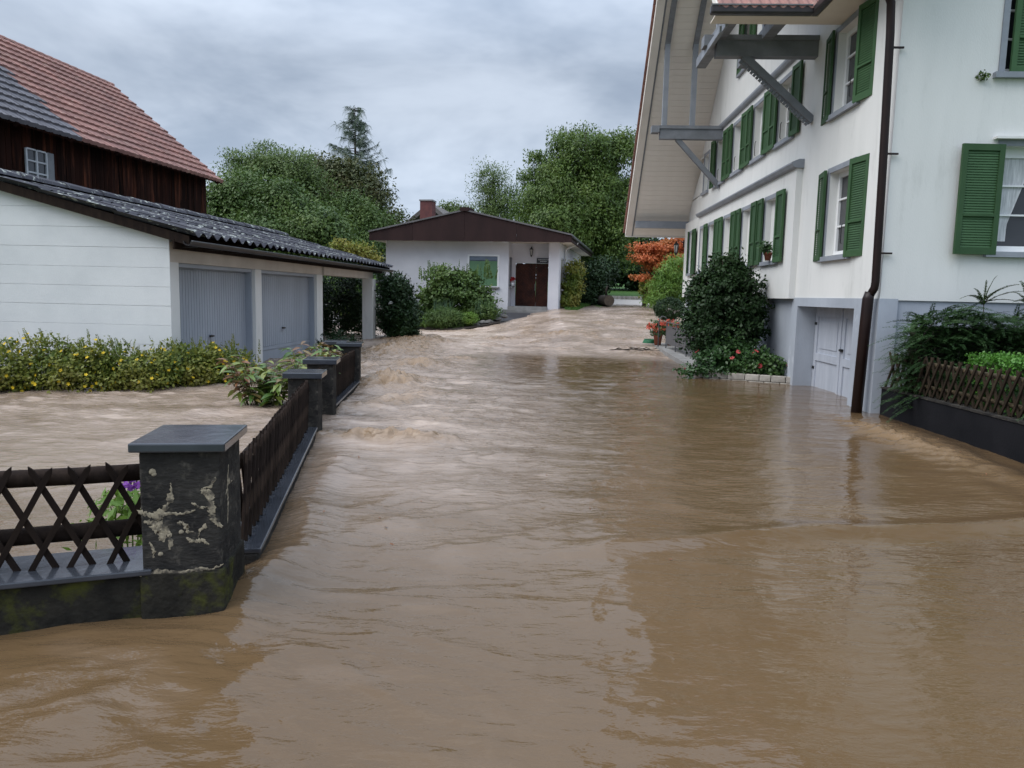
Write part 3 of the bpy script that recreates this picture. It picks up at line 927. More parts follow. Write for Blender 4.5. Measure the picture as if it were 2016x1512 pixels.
# thicker lower storey with its own windows
lo0, lo1 = 4.30, 12.06
lp = (lo1 - lo0) / 4
lower = [(lo0 + lp * (i + 0.25), lo0 + lp * (i + 0.75)) for i in range(4)]
lh = [(a, b, 2.48, 3.80, 0.30) for a, b in lower] + [(12.3, 12.85, 2.48, 3.80, 0.30), (13.85, 14.55, 2.48, 3.80, 0.30)]
mb = MB()
fm2 = lambda u, o, z: (-o - 0.12, u, z)
wall_cells(mb, fm2, 3.82, 15.6, 1.69, 4.22, lh)
mb.add([(-0.12, 3.82, 1.69), (0, 3.82, 1.69), (0, 3.82, 4.22), (-0.12, 3.82, 4.22)], [(0, 1, 2, 3)])
mb.add([(-0.12, 3.82, 4.22), (0, 3.82, 4.22), (0, 15.6, 4.22), (-0.12, 15.6, 4.22)], [(0, 1, 2, 3)])
mb.build('lower_wall', MAT['plaster'], house)
# cornice above it and belt under the gable
mb = MB()
prof = [(-0.12, 4.19), (-0.20, 4.21), (-0.24, 4.27), (-0.24, 4.30), (-0.10, 4.36), (0.0, 4.36), (0.0, 4.19)]
mb.prism([(x, z) for x, z in prof], 1, 3.76, 13.2)
mb.build('cornice', MAT['greypaint'], house)
mb = MB()
mb.prism([(0.0, 6.46), (-0.07, 6.48), (-0.10, 6.53), (-0.10, 6.58), (0.0, 6.62)], 1, 3.9, 11.3)
mb.build('belt_course', MAT['greypaint'], house)
# end wall
eh = [(1.56, 2.74, 2.42, 3.90, 0.26), (1.46, 2.62, 4.90, 6.28, 0.26)]
mb = MB()
wall_cells(mb, sm, 0, 8.6, 1.69, 10.5, eh, topf=lambda u: 6.35 + 0.95 * min(u + 0.0, 8.6 - u) - 0.05 if 0 <= u <= 8.6 else 6.3, extra_u=(4.3,))
mb.build('end_wall', MAT['plaster'], house)
# far end and back, closed
mb = MB()
mb.add([(0, 15.6, 0), (10, 15.6, 0), (10, 15.6, 4.6), (0, 15.6, 4.6)], [(0, 1, 2, 3)])
mb.add([(10, 0, 0), (10, 15.6, 0), (10, 15.6, 4.6), (10, 7.8, 11.9), (10, 0, 6.3)], [(0, 1, 2, 3, 4)])
mb.build('rear_wall', MAT['plaster'], house)
# plinth, set back 3 cm, with the cellar portal
mb = MB()
ph = [(0.87, 3.58, -0.6, 1.55, 0.40)]
fmp = lambda u, o, z: (0.03 - o, u, z)
wall_cells(mb, fmp, 3.92, 15.6, -0.6, 1.69, [])
wall_cells(mb, lambda u, o, z: (u, 0.03 - o, z), 0.26, 8.6, -0.6, 1.69, [])
mb.build('plinth', MAT['plinth'], house)
mb = MB()
wall_cells(mb, lambda u, o, z: (-0.012 - o, u, z), -0.012, 3.92, -0.6, 1.71, ph)
mb.add([(-0.012, 3.92, -0.6), (0.03, 3.92, -0.6), (0.03, 3.92, 1.71), (-0.012, 3.92, 1.71)], [(0, 1, 2, 3)])
mb.add([(-0.012, -0.012, -0.6), (0.26, -0.012, -0.6), (0.26, -0.012, 1.71), (-0.012, -0.012, 1.71)], [(0, 1, 2, 3)])
mb.add([(0.26, -0.012, -0.6), (0.26, 0.03, -0.6), (0.26, 0.03, 1.71), (0.26, -0.012, 1.71)], [(0, 1, 2, 3)])
mb.add([(-0.012, -0.012, 1.71), (0.0, -0.012, 1.71), (0.0, 3.92, 1.71), (-0.012, 3.92, 1.71)], [(0, 1, 2, 3)])
mb.build('cellar_portal', MAT['plinth'], house)
# two cellar door leaves, 0.4 back
for k, (a, b) in enumerate(((0.88, 2.22), (2.23, 3.57))):
    mb = MB()
    X = 0.375
    mb.bx(X, X + 0.04, a, b, -0.5, 1.56)
    for (c, d, e, f) in ((a, a + 0.13, -0.5, 1.55), (b - 0.13, b, -0.5, 1.55), (a + 0.13, b - 0.13, 1.36, 1.55), (a + 0.13, b - 0.13, 0.52, 0.66), (a + 0.13, b - 0.13, -0.5, -0.2)):
        mb.bx(X - 0.026, X + 0.001, c, d, e, f)
    mb.bx(X - 0.012, X + 0.001, a + 0.24, b - 0.24, 0.76, 1.27)
    dr = mb.build('cellar_door', MAT['basedoor'], house)
    if k == 0:
        MB().bx(X - 0.07, X - 0.03, 2.10, 2.20, 0.78, 0.82).build('handle', MAT['black'], dr)
        MB().bx(X - 0.045, X - 0.027, 2.212, 2.252, -0.45, 1.54).build('cover_strip', MAT['basedoor'], dr)
    for z in (0.35, 1.2):
        MB().bx(X - 0.04, X - 0.027, (a + 0.0) if k == 0 else b - 0.10, (a + 0.10) if k == 0 else b, z, z + 0.05).build('hinge', MAT['black'], dr)


def window_f(y0, y1, z0, z1, x=0.0, deep=0.2, sill=True):
    """window in the long facade: grey surround, white frame, glass set back"""
    mb = MB()
    t = 0.09
    e = 0.022
    mb.bx(x - e, x + 0.05, y0 - t, y0 - 0.002, z0 - 0.0, z1 + t)
    mb.bx(x - e, x + 0.05, y1 + 0.002, y1 + t, z0 - 0.0, z1 + t)
    mb.bx(x - e + 0.001, x + 0.05, y0 - 0.002, y1 + 0.002, z1 + 0.002, z1 + t - 0.001)
    w = mb.build('window', MAT['greypaint'], house)
    if sill:
        MB().bx(x - 0.075, x + 0.10, y0 - 0.13, y1 + 0.13, z0 - 0.085, z0 - 0.003).build('sill', MAT['greypaint'], w)
    fr = MB()
    X0, X1 = x + deep - 0.06, x + deep + 0.0
    ym = (y0 + y1) / 2
    for (a, b, c, d) in ((y0, y0 + 0.08, z0, z1), (y1 - 0.08, y1, z0, z1), (ym - 0.045, ym + 0.045, z0, z1)):
        fr.bx(X0, X1, a, b, c, d)
    for (c, d) in ((z0, z0 + 0.09), (z1 - 0.08, z1), (z0 + (z1 - z0) * 0.36 - 0.015, z0 + (z1 - z0) * 0.36 + 0.015), (z0 + (z1 - z0) * 0.68 - 0.015, z0 + (z1 - z0) * 0.68 + 0.015)):
        for a, b in ((y0 + 0.08, ym - 0.045), (ym + 0.045, y1 - 0.08)):
            fr.bx(X0 + 0.004, X1 - 0.004, a, b, c, d)
    fr.build('frame', MAT['white'], w)
    MB().bx(X1 - 0.02, X1 - 0.01, y0 + 0.05, y1 - 0.05, z0 + 0.05, z1 - 0.05).build('pane', MAT['glass'], w)
    return w


def stay_bar(y, z, x):
    mb = MB()
    mb.tube([(x, y, z + 0.34), (x - 0.02, y, z + 0.30), (x - 0.02, y, z + 0.02), (x, y, z)], 0.008, 6)
    mb.build('shutter_stay', MAT['black'], house)


rs = random.Random(5)
for a, b in upper:
    window_f(a, b, UPH[0], UPH[1])
    w = (b - a) / 2 * 0.97
    add_shutter(house, 'f', b + 0.02, UPH[0] - 0.05, w, UPH[1] - UPH[0] + 0.12, -rs.uniform(-0.02, 0.05), 0.05)
    add_shutter(house, 'f', a - 0.02, UPH[0] - 0.05, w, UPH[1] - UPH[0] + 0.12, -rs.uniform(-0.02, 0.05), 0.05, True)
    stay_bar(b - 0.12, UPH[0] + 0.1, 0.02)
window_f(12.72, 13.35, 4.98, 6.1)
for a, b in lower:
    window_f(a, b, 2.48, 3.80, -0.12)
    w = (b - a) / 2 * 0.97
    add_shutter(house, 'f', b + 0.02, 2.43, w, 1.44, -rs.uniform(-0.02, 0.05), 0.17)
    add_shutter(house, 'f', a - 0.02, 2.43, w, 1.44, -rs.uniform(-0.02, 0.05), 0.17, True)
window_f(12.3, 12.85, 2.48, 3.80, -0.12)
window_f(13.85, 14.55, 2.48, 3.80, -0.12)
add_shutter(house, 'f', 14.57, 2.43, 0.5, 1.44, -0.25, 0.17)
add_shutter(house, 'f', 13.83, 2.43, 0.5, 1.44, 0.0, 0.17, True)
for (a, b, c, d) in ((1.40, 2.42, 4.86, 6.22), (1.32, 2.34, 2.43, 3.86)):
    window_f(a, b, c, d)
    add_shutter(house, 'f', b + 0.03, c - 0.06, 0.54, d - c + 0.12, -0.16, 0.05)
    add_shutter(house, 'f', a - 0.03, c - 0.06, 0.54, d - c + 0.12, -0.16, 0.05, True)
    stay_bar(b - 0.45, c + 0.2, 0.1)
# attic window high in the gable, only its shutter and sill seen
ws = MB().bx(-0.07, 0.02, 8.2, 9.5, 7.42, 7.5).build('window', MAT['greypaint'], house)
MB().bx(-0.02, 0.0, 8.35, 9.0, 7.5, 8.75).build('pane', MAT['glass'], ws)
add_shutter(house, 'f', 9.02, 7.48, 0.45, 1.3, 0.0, 0.03)
add_shutter(house, 'f', 8.33, 7.48, 0.45, 1.3, 0.0, 0.03, True)


def window_s(u0, u1, z0, z1):
    mb = MB()
    t = 0.085
    e = 0.022
    for a, b in ((u0 - t, u0 - 0.002), (u1 + 0.002, u1 + t)):
        mb.bx(a, b, -e, 0.05, z0, z1 + t)
    mb.bx(u0 - 0.002, u1 + 0.002, -e + 0.001, 0.05, z1 + 0.002, z1 + t - 0.001)
    w = mb.build('window', MAT['greypaint'], house)
    MB().bx(u0 - 0.15, u1 + 0.15, -0.08, 0.10, z0 - 0.08, z0 - 0.003).build('sill', MAT['greypaint'], w)
    MB().bx(u0 - 0.16, u1 + 0.16, -0.10, 0.0, z1 + t + 0.002, z1 + t + 0.035).build('drip_ledge', MAT['plaster'], w)
    fr = MB()
    um = (u0 + u1) / 2
    for a, b in ((u0, u0 + 0.07), (u1 - 0.07, u1), (um - 0.05, um + 0.05)):
        fr.bx(a, b, 0.13, 0.19, z0, z1)
    for c, d in ((z0, z0 + 0.09), (z1 - 0.14, z1), (z0 + (z1 - z0) * 0.36 - 0.012, z0 + (z1 - z0) * 0.36 + 0.012), (z0 + (z1 - z0) * 0.64 - 0.012, z0 + (z1 - z0) * 0.64 + 0.012)):
        for a, b in ((u0 + 0.07, um - 0.05), (um + 0.05, u1 - 0.07)):
            fr.bx(a, b, 0.134, 0.186, c, d)
    fr.build('frame', MAT['white'], w)
    MB().bx(u0 + 0.05, u1 - 0.05, 0.17, 0.18, z0 + 0.05, z1 - 0.05).build('pane', MAT['glass'], w)
    return w


for (a, b, c, d) in ((1.56, 2.74, 2.42, 3.90), (1.46, 2.62, 4.90, 6.28)):
    w = window_s(a, b, c, d)
    if c < 3:
        # gathered curtain hanging behind the glass (in front of the dark room, seen through the pane)
        for s, x0 in ((1, a + 0.08), (-1, b - 0.08)):
            cv, cf = [], []
            nz_, nu_ = 14, 10
            for j in range(nz_ + 1):
                t = j / nz_
                wd = 0.40 * (1 - 0.75 * min(1, t * 1.25)) + 0.05
                for i in range(nu_ + 1):
                    q = i / nu_
                    cv.append((x0 + s * wd * q, 0.163 - 0.006 * math.sin(q * 26), d - 0.14 - t * (d - c - 0.3)))
            for j in range(nz_):
                for i in range(nu_):
                    k = j * (nu_ + 1) + i
                    cf.append((k, k + 1, k + nu_ + 2, k + nu_ + 1))
            MB().add(cv, cf).build('curtain', MAT['curtain'], w, True)
        add_shutter(house, 's', a - 0.02, c - 0.05, 0.60, d - c + 0.06, 0.05, 0.04, True)
        add_shutter(house, 's', b + 0.02, c - 0.05, 0.60, d - c + 0.06, 0.05, 0.04)
    else:
        add_shutter(house, 's', a + 0.08, c - 0.02, 0.50, d - c + 0.02, 0.0, -0.02)
        add_shutter(house, 's', b - 0.0, c - 0.02, 0.60, d - c + 0.06, 0.05, 0.04)
# ---- far roof slope: boards underneath, barge board, tile edge
SL = math.atan(0.95)
cs, sn = math.cos(SL), math.sin(SL)


def far_pt(x, s, n):      # s up the slope from the far eave, n above the soffit plane
    return (x, 16.35 - s * cs + n * sn, 3.86 + s * sn + n * cs)


def slope_box(mb, pf, x0, x1, s0, s1, n0, n1):
    vs = [pf(x0, s0, n0), pf(x1, s0, n0), pf(x1, s1, n0), pf(x0, s1, n0), pf(x0, s0, n1), pf(x1, s0, n1), pf(x1, s1, n1), pf(x0, s1, n1)]
    mb.add(vs, [(0, 3, 2, 1), (4, 5, 6, 7), (0, 1, 5, 4), (1, 2, 6, 5), (2, 3, 7, 6), (3, 0, 4, 7)])


LS = (16.35 - RIDGE_Y) / cs
nb = int(LS / 0.20)
mb = MB()
slope_box(mb, far_pt, -1.9, 0.3, 0.001, 0.196, 0.0, 0.02)
bm = mb.mesh('soffit_board', MAT['soffit'])
for i in range(nb):
    s = 0.2 * i
    p0 = far_pt(0, 0, 0)
    p1 = far_pt(0, s, 0)
    inst('soffit_board', bm, house, (0, p1[1] - p0[1], p1[2] - p0[2]))
mb = MB()
slope_box(mb, far_pt, -1.95, 10.3, 0.0, LS, 0.022, 0.13)
mb.build('roof_deck', MAT['soffit'], house)
mb = MB()
slope_box(mb, far_pt, -2.12, -1.90, 0.0, LS, -0.055, 0.135)
mb.build('barge_board', MAT['soffit'], house)
mb = MB()
slope_box(mb, far_pt, -1.895, -1.85, 0.0, LS, -0.04, -0.002)
mb.build('cover_batten', MAT['darkbeam'], house)
MB().bx(-2.115, -1.90, 16.30, 16.42, 3.80, 4.02).build('eave_end_board', MAT['white'], house)
MB().bx(-1.90, 0.35, 16.352, 16.40, 3.80, 4.02).build('eave_fascia', MAT['soffit'], house)
mb = MB()
nt = int(LS / 0.34)
for i in range(nt):
    s = 0.34 * i - 0.05
    vs0 = len(mb.v)
    slope_box(mb, lambda x, ss, n: far_pt(x, ss, n + (0.03 * (1 - (ss - s) / 0.40))), -2.19, 10.3, s, s + 0.40, 0.14, 0.175)
o = mb.build('roof_tiles', MAT['tile_red_s'], house)
o['kind'] = 'stuff'
# timbers: eave purlin, far bracket, near bracket
MB().bx(-1.85, 0.0, 15.55, 15.78, 4.06, 4.30).build('purlin', MAT['greypaint'], house)


def bracket(y, z, xo, foot_z, toothed):
    b = MB().bx(xo, 0.0, y - 0.10, y + 0.10, z - 0.20, z + 0.08)
    b.bx(xo - 0.02, 0.0, y - 0.13, y + 0.13, z + 0.081, z + 0.17)
    bo = b.build('bracket_beam', MAT['darkbeam'], house)
    MB().bx(xo - 0.24, xo - 0.022, y - 0.14, y + 0.14, z - 0.03, z + 0.16).build('beam_end', MAT['darkbeam'], bo)
    mb = MB()
    a, c = Vector((xo * 0.72, y, z - 0.18)), Vector((-0.0, y, foot_z))
    mb.beam(a, c, 0.13, 0.15, (0, 1, 0))
    if toothed:
        d = (c - a)
        L = d.length
        d.normalize()
        nrm = Vector((-d.z, 0, d.x))
        if nrm.z > 0:
            nrm = -nrm
        n = int(L / 0.07)
        for i in range(n):
            q = a + d * (i + 0.5) * 0.07 + nrm * 0.068
            mb.beam(q - d * 0.028, q + d * 0.028, 0.13, 0.045, (0, 1, 0))
    mb.build('strut', MAT['darkbeam'], bo)
    return bo


fb = bracket(11.1, 6.36, -1.78, 4.85, False)
for x in (-1.66, -0.87):
    MB().bx(x - 0.07, x + 0.07, 11.03, 11.17, 6.532, far_top(11.1) - 0.01).build('post', MAT['greypaint'], fb)
    mb = MB()
    slope_box(mb, far_pt, x - 0.07, x + 0.07, (16.35 - 11.25) / cs, LS, -0.11, -0.004)
    mb.build('rafter', MAT['darkbeam'], house)
nb_ = bracket(3.5, 6.33, -1.86, 5.0, True)
for x in (-1.80, -0.95):
    MB().bx(x - 0.10, x + 0.10, 2.36, 5.2, 6.42, 6.60).build('purlin', MAT['darkbeam'], house)
    MB().bx(x - 0.06, x + 0.06, 3.44, 3.56, 6.601, near_top(3.5) - 0.02).build('post', MAT['greypaint'], nb_)
for x in (-2.02, -1.93):
    MB().bx(x - 0.018, x + 0.018, 2.36, 3.9, 6.20 + (x + 2.02), 6.30 + (x + 2.02)).build('rail_board', MAT['greypaint'], house)
# ---- near slope over the facade: deck, tiles, gutter, soffit


def near_pt(x, s, n):
    return (x, 1.97 + s * cs - n * sn, 6.36 + s * sn + n * cs)


LN = (RIDGE_Y - 1.97) / cs
mb = MB()
slope_box(mb, near_pt, -2.2, 10.3, 0.0, LN, 0.0, 0.13)
mb.build('roof_deck', MAT['soffit'], house)
mb = MB()
W_T, L_T = 0.155, 0.36
for i in range(7):
    a = -W_T / 2 + W_T * i / 6
    h = 0.022 * math.sin(i / 6 * 2 * PI)
    mb.v += [(a, 0, h + 0.028), (a, 0.40 * cs, h + 0.40 * sn + 0.0), (a, 0, h)]
for i in range(6):
    k = 3 * i
    mb.f += [(k, k + 3, k + 4, k + 1), (k + 2, k + 5, k + 3, k)]
tile_me = mb.mesh('roof_tile', MAT['tile_red'], False)
for r_ in range(3):
    for c_ in range(12):
        p = near_pt(-2.18 + W_T * (c_ + 0.5), r_ * L_T - 0.05, 0.145)
        inst('roof_tile', tile_me, house, p)
mb = MB()
for i in range(3, int(LN / 0.36)):
    s = 0.36 * i - 0.05
    slope_box(mb, lambda x, ss, n: near_pt(x, ss, n + (0.03 * (1 - (ss - s) / 0.40))), -2.24, 10.3, s, s + 0.40, 0.14, 0.17)
mb.build('roof_tiles', MAT['tile_red_s'], house)['kind'] = 'stuff'
# wing roof over the near corner
mb = MB()
mb.add([(-0.56, -0.9, 6.42), (-0.56, 2.3, 6.42), (4.3, 2.3, 11.05), (4.3, -0.9, 11.05), (9.16, -0.9, 6.42), (9.16, 2.3, 6.42),
        (-0.56, -0.9, 6.56), (-0.56, 2.3, 6.56), (4.3, 2.3, 11.2), (4.3, -0.9, 11.2), (9.16, -0.9, 6.56), (9.16, 2.3, 6.56)],
       [(0, 1, 2, 3), (3, 2, 5, 4), (6, 9, 8, 7), (9, 10, 11, 8), (0, 3, 9, 6), (3, 4, 10, 9), (0, 6, 7, 1), (4, 5, 11, 10)])
mb.build('wing_roof', MAT['tile_red_s'], house)
mb = MB()
mb.prism([(-0.52, -0.88), (-0.001, -0.88), (-0.001, 2.36), (-2.2, 2.36), (-2.2, 1.99), (-0.52, 1.99)], 2, 6.335, 6.36)
mb.build('soffit', MAT['cream'], house)
g = MB()
g.bx(-2.3, -0.62, 1.84, 1.985, 6.33, 6.47)
g.bx(-0.64, -0.522, -0.95, 1.985, 6.332, 6.472)
go = g.build('gutter', MAT['gutter'], house, bevel=0.03)
MB().bx(-2.3, -0.65, 1.825, 1.84, 6.455, 6.475).build('gutter_lip', MAT['oldgrey'], go)
# downpipe
mb = MB()
pts = [(-0.58, -0.35, 6.34), (-0.56, -0.33, 6.20), (-0.44, -0.2, 6.05), (-0.28, -0.1, 5.95), (-0.20, -0.07, 5.80), (-0.17, -0.05, 5.4), (-0.12, -0.03, 3.6), (-0.085, -0.01, 1.95), (-0.09, 0.0, 1.86), (-0.13, 0.05, 1.74)]
mb.tube(pts, 0.058, 14)
dp = mb.build('downpipe', MAT['brownmetal'], house, True)
mb = MB()
mb.tube([(-0.13, 0.05, 1.80), (-0.145, 0.06, 1.70), (-0.15, 0.07, 1.4), (-0.18, 0.10, -0.4)], [0.066, 0.080, 0.080, 0.080], 14)
mb.build('standpipe', MAT['brownmetal'], dp, True)
for z, x in ((5.2, -0.165), (3.75, -0.125), (2.35, -0.10)):
    MB().bx(x - 0.02, x + 0.20, 0.0 - 0.06, 0.02 - 0.05, z, z + 0.025).build('pipe_clip', MAT['brownmetal'], dp)
# lantern at the far corner
HC, HS_ = math.cos(HR), math.sin(HR)


def hw(x, y, z):
    return (5.36 + x * HC - y * HS_, 11.1 + x * HS_ + y * HC, z)


def lantern(name, label, loc, s=1.0, rz=0.0):
    t = thing(name, label, 'lantern', loc, rz)
    mb = MB()
    mb.tube([(0.22 * s, 0, 0.14 * s), (0.12 * s, 0, 0.22 * s), (0, 0, 0.20 * s)], 0.012 * s, 6)
    mb.bx(0.21 * s, 0.24 * s, -0.04 * s, 0.04 * s, 0.02 * s, 0.24 * s)
    mb.build('arm', MAT['black'], t)
    MB().lathe([(0.01 * s, 0.20 * s), (0.03 * s, 0.17 * s), (0.085 * s, 0.10 * s), (0.09 * s, 0.09 * s)][::-1], 6).build('cap', MAT['black'], t)
    MB().lathe([(0.04 * s, -0.14 * s), (0.07 * s, 0.088 * s)], 6).build('lamp_glass', MAT['lampglass'], t)
    cg = MB()
    for k in range(6):
        a = 2 * PI * k / 6
        cg.tube([(0.043 * s * math.cos(a), 0.043 * s * math.sin(a), -0.14 * s), (0.075 * s * math.cos(a), 0.075 * s * math.sin(a), 0.09 * s)], 0.008 * s, 5)
    cg.lathe([(0.012 * s, -0.22 * s), (0.03 * s, -0.19 * s), (0.048 * s, -0.14 * s)], 6)
    cg.build('cage', MAT['black'], t)
    return t


lantern('wall_lantern', 'black iron wall lantern at the far corner of the farmhouse', hw(-0.38, 15.75, 3.40), 1.15, HR)
# flower pot on a sill
fp = thing('flower_pot', 'small terracotta pot with dark plant on farmhouse window sill', 'flower pot', hw(-0.24, 4.98, 2.478))
MB().lathe([(0.055, 0.0), (0.085, 0.14), (0.095, 0.14), (0.095, 0.17), (0.08, 0.17)], 14).build('pot', MAT['terracotta'], fp, True)
me_, _ = crown_mesh('plant', 77, [(0, 0, 0.26, 0.13, 0.13, 0.11)], 14, 14, 0.05, 0.07, 0.05, G['rose'], 0.3)
inst('plant', me_, fp)
# ---------------------------------------------------------------- garage block on the left
GR = RAD(-4.0)
gar = thing('garage', 'white double garage with blue grey up and over doors, open carport bay and corrugated roof', 'garage', (-5.79, 12.75, 0), GR)
RX, RZ, EX, EZ = -3.4, 3.50, 0.48, 2.50        # ridge and eave of the front slope
rk = (RZ - EZ) / (EX - RX)
rz_at = lambda x: EZ + rk * (EX - x) if x > RX else RZ - rk * (RX - x)
# end wall: courses of painted block, one slab per course, joints recessed
core = MB()
core.prism([(-6.7, -0.5), (-0.025, -0.5), (-0.025, rz_at(0) - 0.16), (RX, RZ - 0.16), (-6.7, rz_at(-6.7) - 0.16)], 1, 0.014, 0.25)
core.build('end_wall_core', MAT['block'], gar)
ztops = [-0.5, 0.01, 0.335, 0.66, 0.99, 1.32, 1.64, 1.96, 2.29, 2.62, 2.95, 3.28]
for i in range(len(ztops) - 1):
    z0, z1 = ztops[i], ztops[i + 1] - 0.0035
    xr0 = -0.001
    pts = []
    top = lambda x: rz_at(x) - 0.165
    if top(0) >= z1:
        pts = [(-6.7, z0), (-0.0, z0), (-0.0, z1), (-6.7, z1)]
    else:
        xa = EX - (max(z0, top(0)) + 0.165 - EZ) / rk
        xb = EX - (z1 + 0.165 - EZ) / rk
        if xb < RX:
            pts = [(2 * RX - xa, z0), (xa, z0), (RX, RZ - 0.165)]
        else:
            pts = [(2 * RX - xa, z0), (xa, z0), (xb, z1), (2 * RX - xb, z1)]
            if z0 < top(0):
                pts = [(-6.7, z0), (0, z0), (0, top(0)), (xb, z1), (2 * RX - xb, z1)]
    MB().prism(pts, 1, 0.0 + (0.002 if i % 3 == 1 else 0.0), 0.013).build('block_course', MAT['block'], gar, bevel=0.003, seg=1)
# posts, lintel, walls, floor slab
mb = MB()
mb.bx(-0.30, -0.002, 0.014, 0.30, -0.5, 2.14)
mb.build('wall_pier', MAT['plaster'], gar)
for a, b in ((3.46, 3.80), (7.46, 7.94)):
    MB().bx(-0.36, 0.012, a, b, -0.5, 2.06).build('pier', MAT['plaster'], gar, bevel=0.008)
MB().bx(-0.16, 0.20, 12.55, 12.95, -0.5, 2.06).build('carport_post', MAT['plaster'], gar, bevel=0.01)
MB().bx(-0.30, 0.0, 0.014, 7.94, 2.061, 2.40).build('lintel', MAT['lintel'], gar)
MB().bx(-0.28, 0.06, 7.942, 13.1, 2.062, 2.38).build('carport_beam', MAT['lintel'], gar)
mb = MB()
mb.bx(-6.7, -6.5, 0.26, 7.94, -0.5, rz_at(-6.6) - 0.18)
mb.bx(-6.5, -0.37, 7.70, 7.93, -0.5, 2.4)
mb.bx(-6.5, -0.37, 3.5, 3.7, -0.5, 2.4)
mb.build('inner_wall', MAT['concrete'], gar)
MB().bx(-6.7, -6.5, 12.6, 12.9, -0.5, 2.4).build('carport_post', MAT['plaster'], gar)
# doors, set back, ribbed
for (a, b, bot) in ((0.30, 3.46, -0.5), (3.80, 7.46, -0.5)):
    fr = MB()
    fr.bx(-0.24, -0.06, a + 0.001, a + 0.06, -0.5, 2.055)
    fr.bx(-0.24, -0.06, b - 0.05, b - 0.001, -0.5, 2.055)
    fr.bx(-0.24, -0.05, a + 0.061, b - 0.051, 1.99, 2.058)
    d = fr.build('door', MAT['doorgrey'], gar)
    p = MB()
    X = -0.215
    y0, y1 = a + 0.06, b - 0.05
    n = 30
    for i in range(n):
        c = y0 + (y1 - y0) * i / n
        e = y0 + (y1 - y0) * (i + 1) / n
        p.bx(X, X + 0.024, c + 0.006, e - 0.006, 0.335, 1.96)
    p.bx(X - 0.03, X + 0.004, y0, y1, -0.5, 2.0)
    p.bx(X, X + 0.03, y0, y1, 0.25, 0.33)
    p.bx(X, X + 0.018, y0 + 0.02, y1 - 0.02, -0.45, 0.245)
    p.build('panel', MAT['doorgrey'], d)
    ym = a + (b - a) * 0.46
    h = MB()
    h.lathe([(0.03, 0), (0.03, 0.02)], 10, (0, 0, 0))
    h = MB().tube([(X + 0.024, ym, 0.72), (X + 0.08, ym, 0.72)], 0.022, 8).bx(X + 0.06, X + 0.085, ym - 0.075, ym + 0.075, 0.705, 0.735)
    h.build('handle', MAT['black'], d)
# fascia, gutter
MB().bx(0.14, 0.17, -0.15, 14.0, 2.27, 2.43).build('fascia', MAT['darkwood'], gar)
mb = MB()
for k in range(2):
    pass
pts = []
for j in range(9):
    a = PI + PI * j / 8
    pts.append((0.42 + 0.075 * math.cos(a), 2.40 + 0.075 * math.sin(a)))
inner = [(0.42 + 0.062 * math.cos(PI + PI * j / 8), 2.40 + 0.062 * math.sin(PI + PI * j / 8)) for j in range(8, -1, -1)]
mb.prism(pts + inner, 1, -0.2, 14.35)
gg = mb.build('gutter', MAT['gutter'], gar)
MB().tube([(0.498, -0.2, 2.402), (0.498, 14.35, 2.402)], 0.011, 6).build('gutter_bead', MAT['oldgrey'], gg)
MB().tube([(0.42, 14.2, 2.34), (0.42, 14.2, 2.24), (0.36, 14.2, 2.14), (0.22, 14.15, 2.03), (0.10, 13.2, 1.95)], 0.04, 10).build('outlet_pipe', MAT['gutter'], gg)
for i in range(16):
    MB().bx(0.17, 0.43, 0.1 + i * 0.92, 0.13 + i * 0.92, 2.312, 2.322).build('gutter_bracket', MAT['gutter'], gg)
# verge boards
for y, nm in ((-0.12, 'verge_board'), (14.02, 'verge_board')):
    mb = MB()
    mb.prism([(EX - 0.06, EZ - 0.17), (RX, RZ - 0.17), (RX, RZ - 0.015), (EX - 0.06, EZ - 0.015)], 1, y - 0.02, y + 0.02)
    mb.prism([(-7.2, rz_at(-7.2) - 0.17), (RX, RZ - 0.17), (RX, RZ - 0.015), (-7.2, rz_at(-7.2) - 0.015)], 1, y - 0.02, y + 0.02)
    mb.build(nm, MAT['darkwood'], gar)
# underside boards
mb = MB()
mb.add([(0.13, -0.1, rz_at(0.13) - 0.075), (RX, -0.1, RZ - 0.075), (RX, 14.0, RZ - 0.075), (0.13, 14.0, rz_at(0.13) - 0.075)], [(0, 1, 2, 3)])
mb.add([(RX, -0.1, RZ - 0.075), (-7.1, -0.1, rz_at(-7.1) - 0.075), (-7.1, 14.0, rz_at(-7.1) - 0.075), (RX, 14.0, RZ - 0.075)], [(0, 1, 2, 3)])
mb.build('roof_underside', MAT['barnwood'], gar)
# corrugated sheets: three rows of sheets on each slope, laid like shingles
LAM, AMP = 0.34, 0.042


def corr_mesh(L, slope, sign):
    wd = LAM * 3
    mb = MB()
    N = 24
    for k, dn in enumerate((0.0, -0.012)):
        for j in (0, 1):
            for i in range(N + 1):
                y = (wd + 0.06) * i / N
                h = AMP * math.cos(2 * PI * y / LAM)
                s = L * j
                mb.v.append((-sign * s * math.cos(slope), y, s * math.sin(slope) + h + dn + (0.03 if j == 0 else 0.0)))
    n1 = N + 1
    for i in range(N):
        mb.f.append((i, i + 1, n1 + i + 1, n1 + i) if sign > 0 else (i, n1 + i, n1 + i + 1, i + 1))
        mb.f.append((2 * n1 + i, 2 * n1 + i + 1, i + 1, i))
    return mb.mesh('corrugated_sheet', MAT['corr'], True)


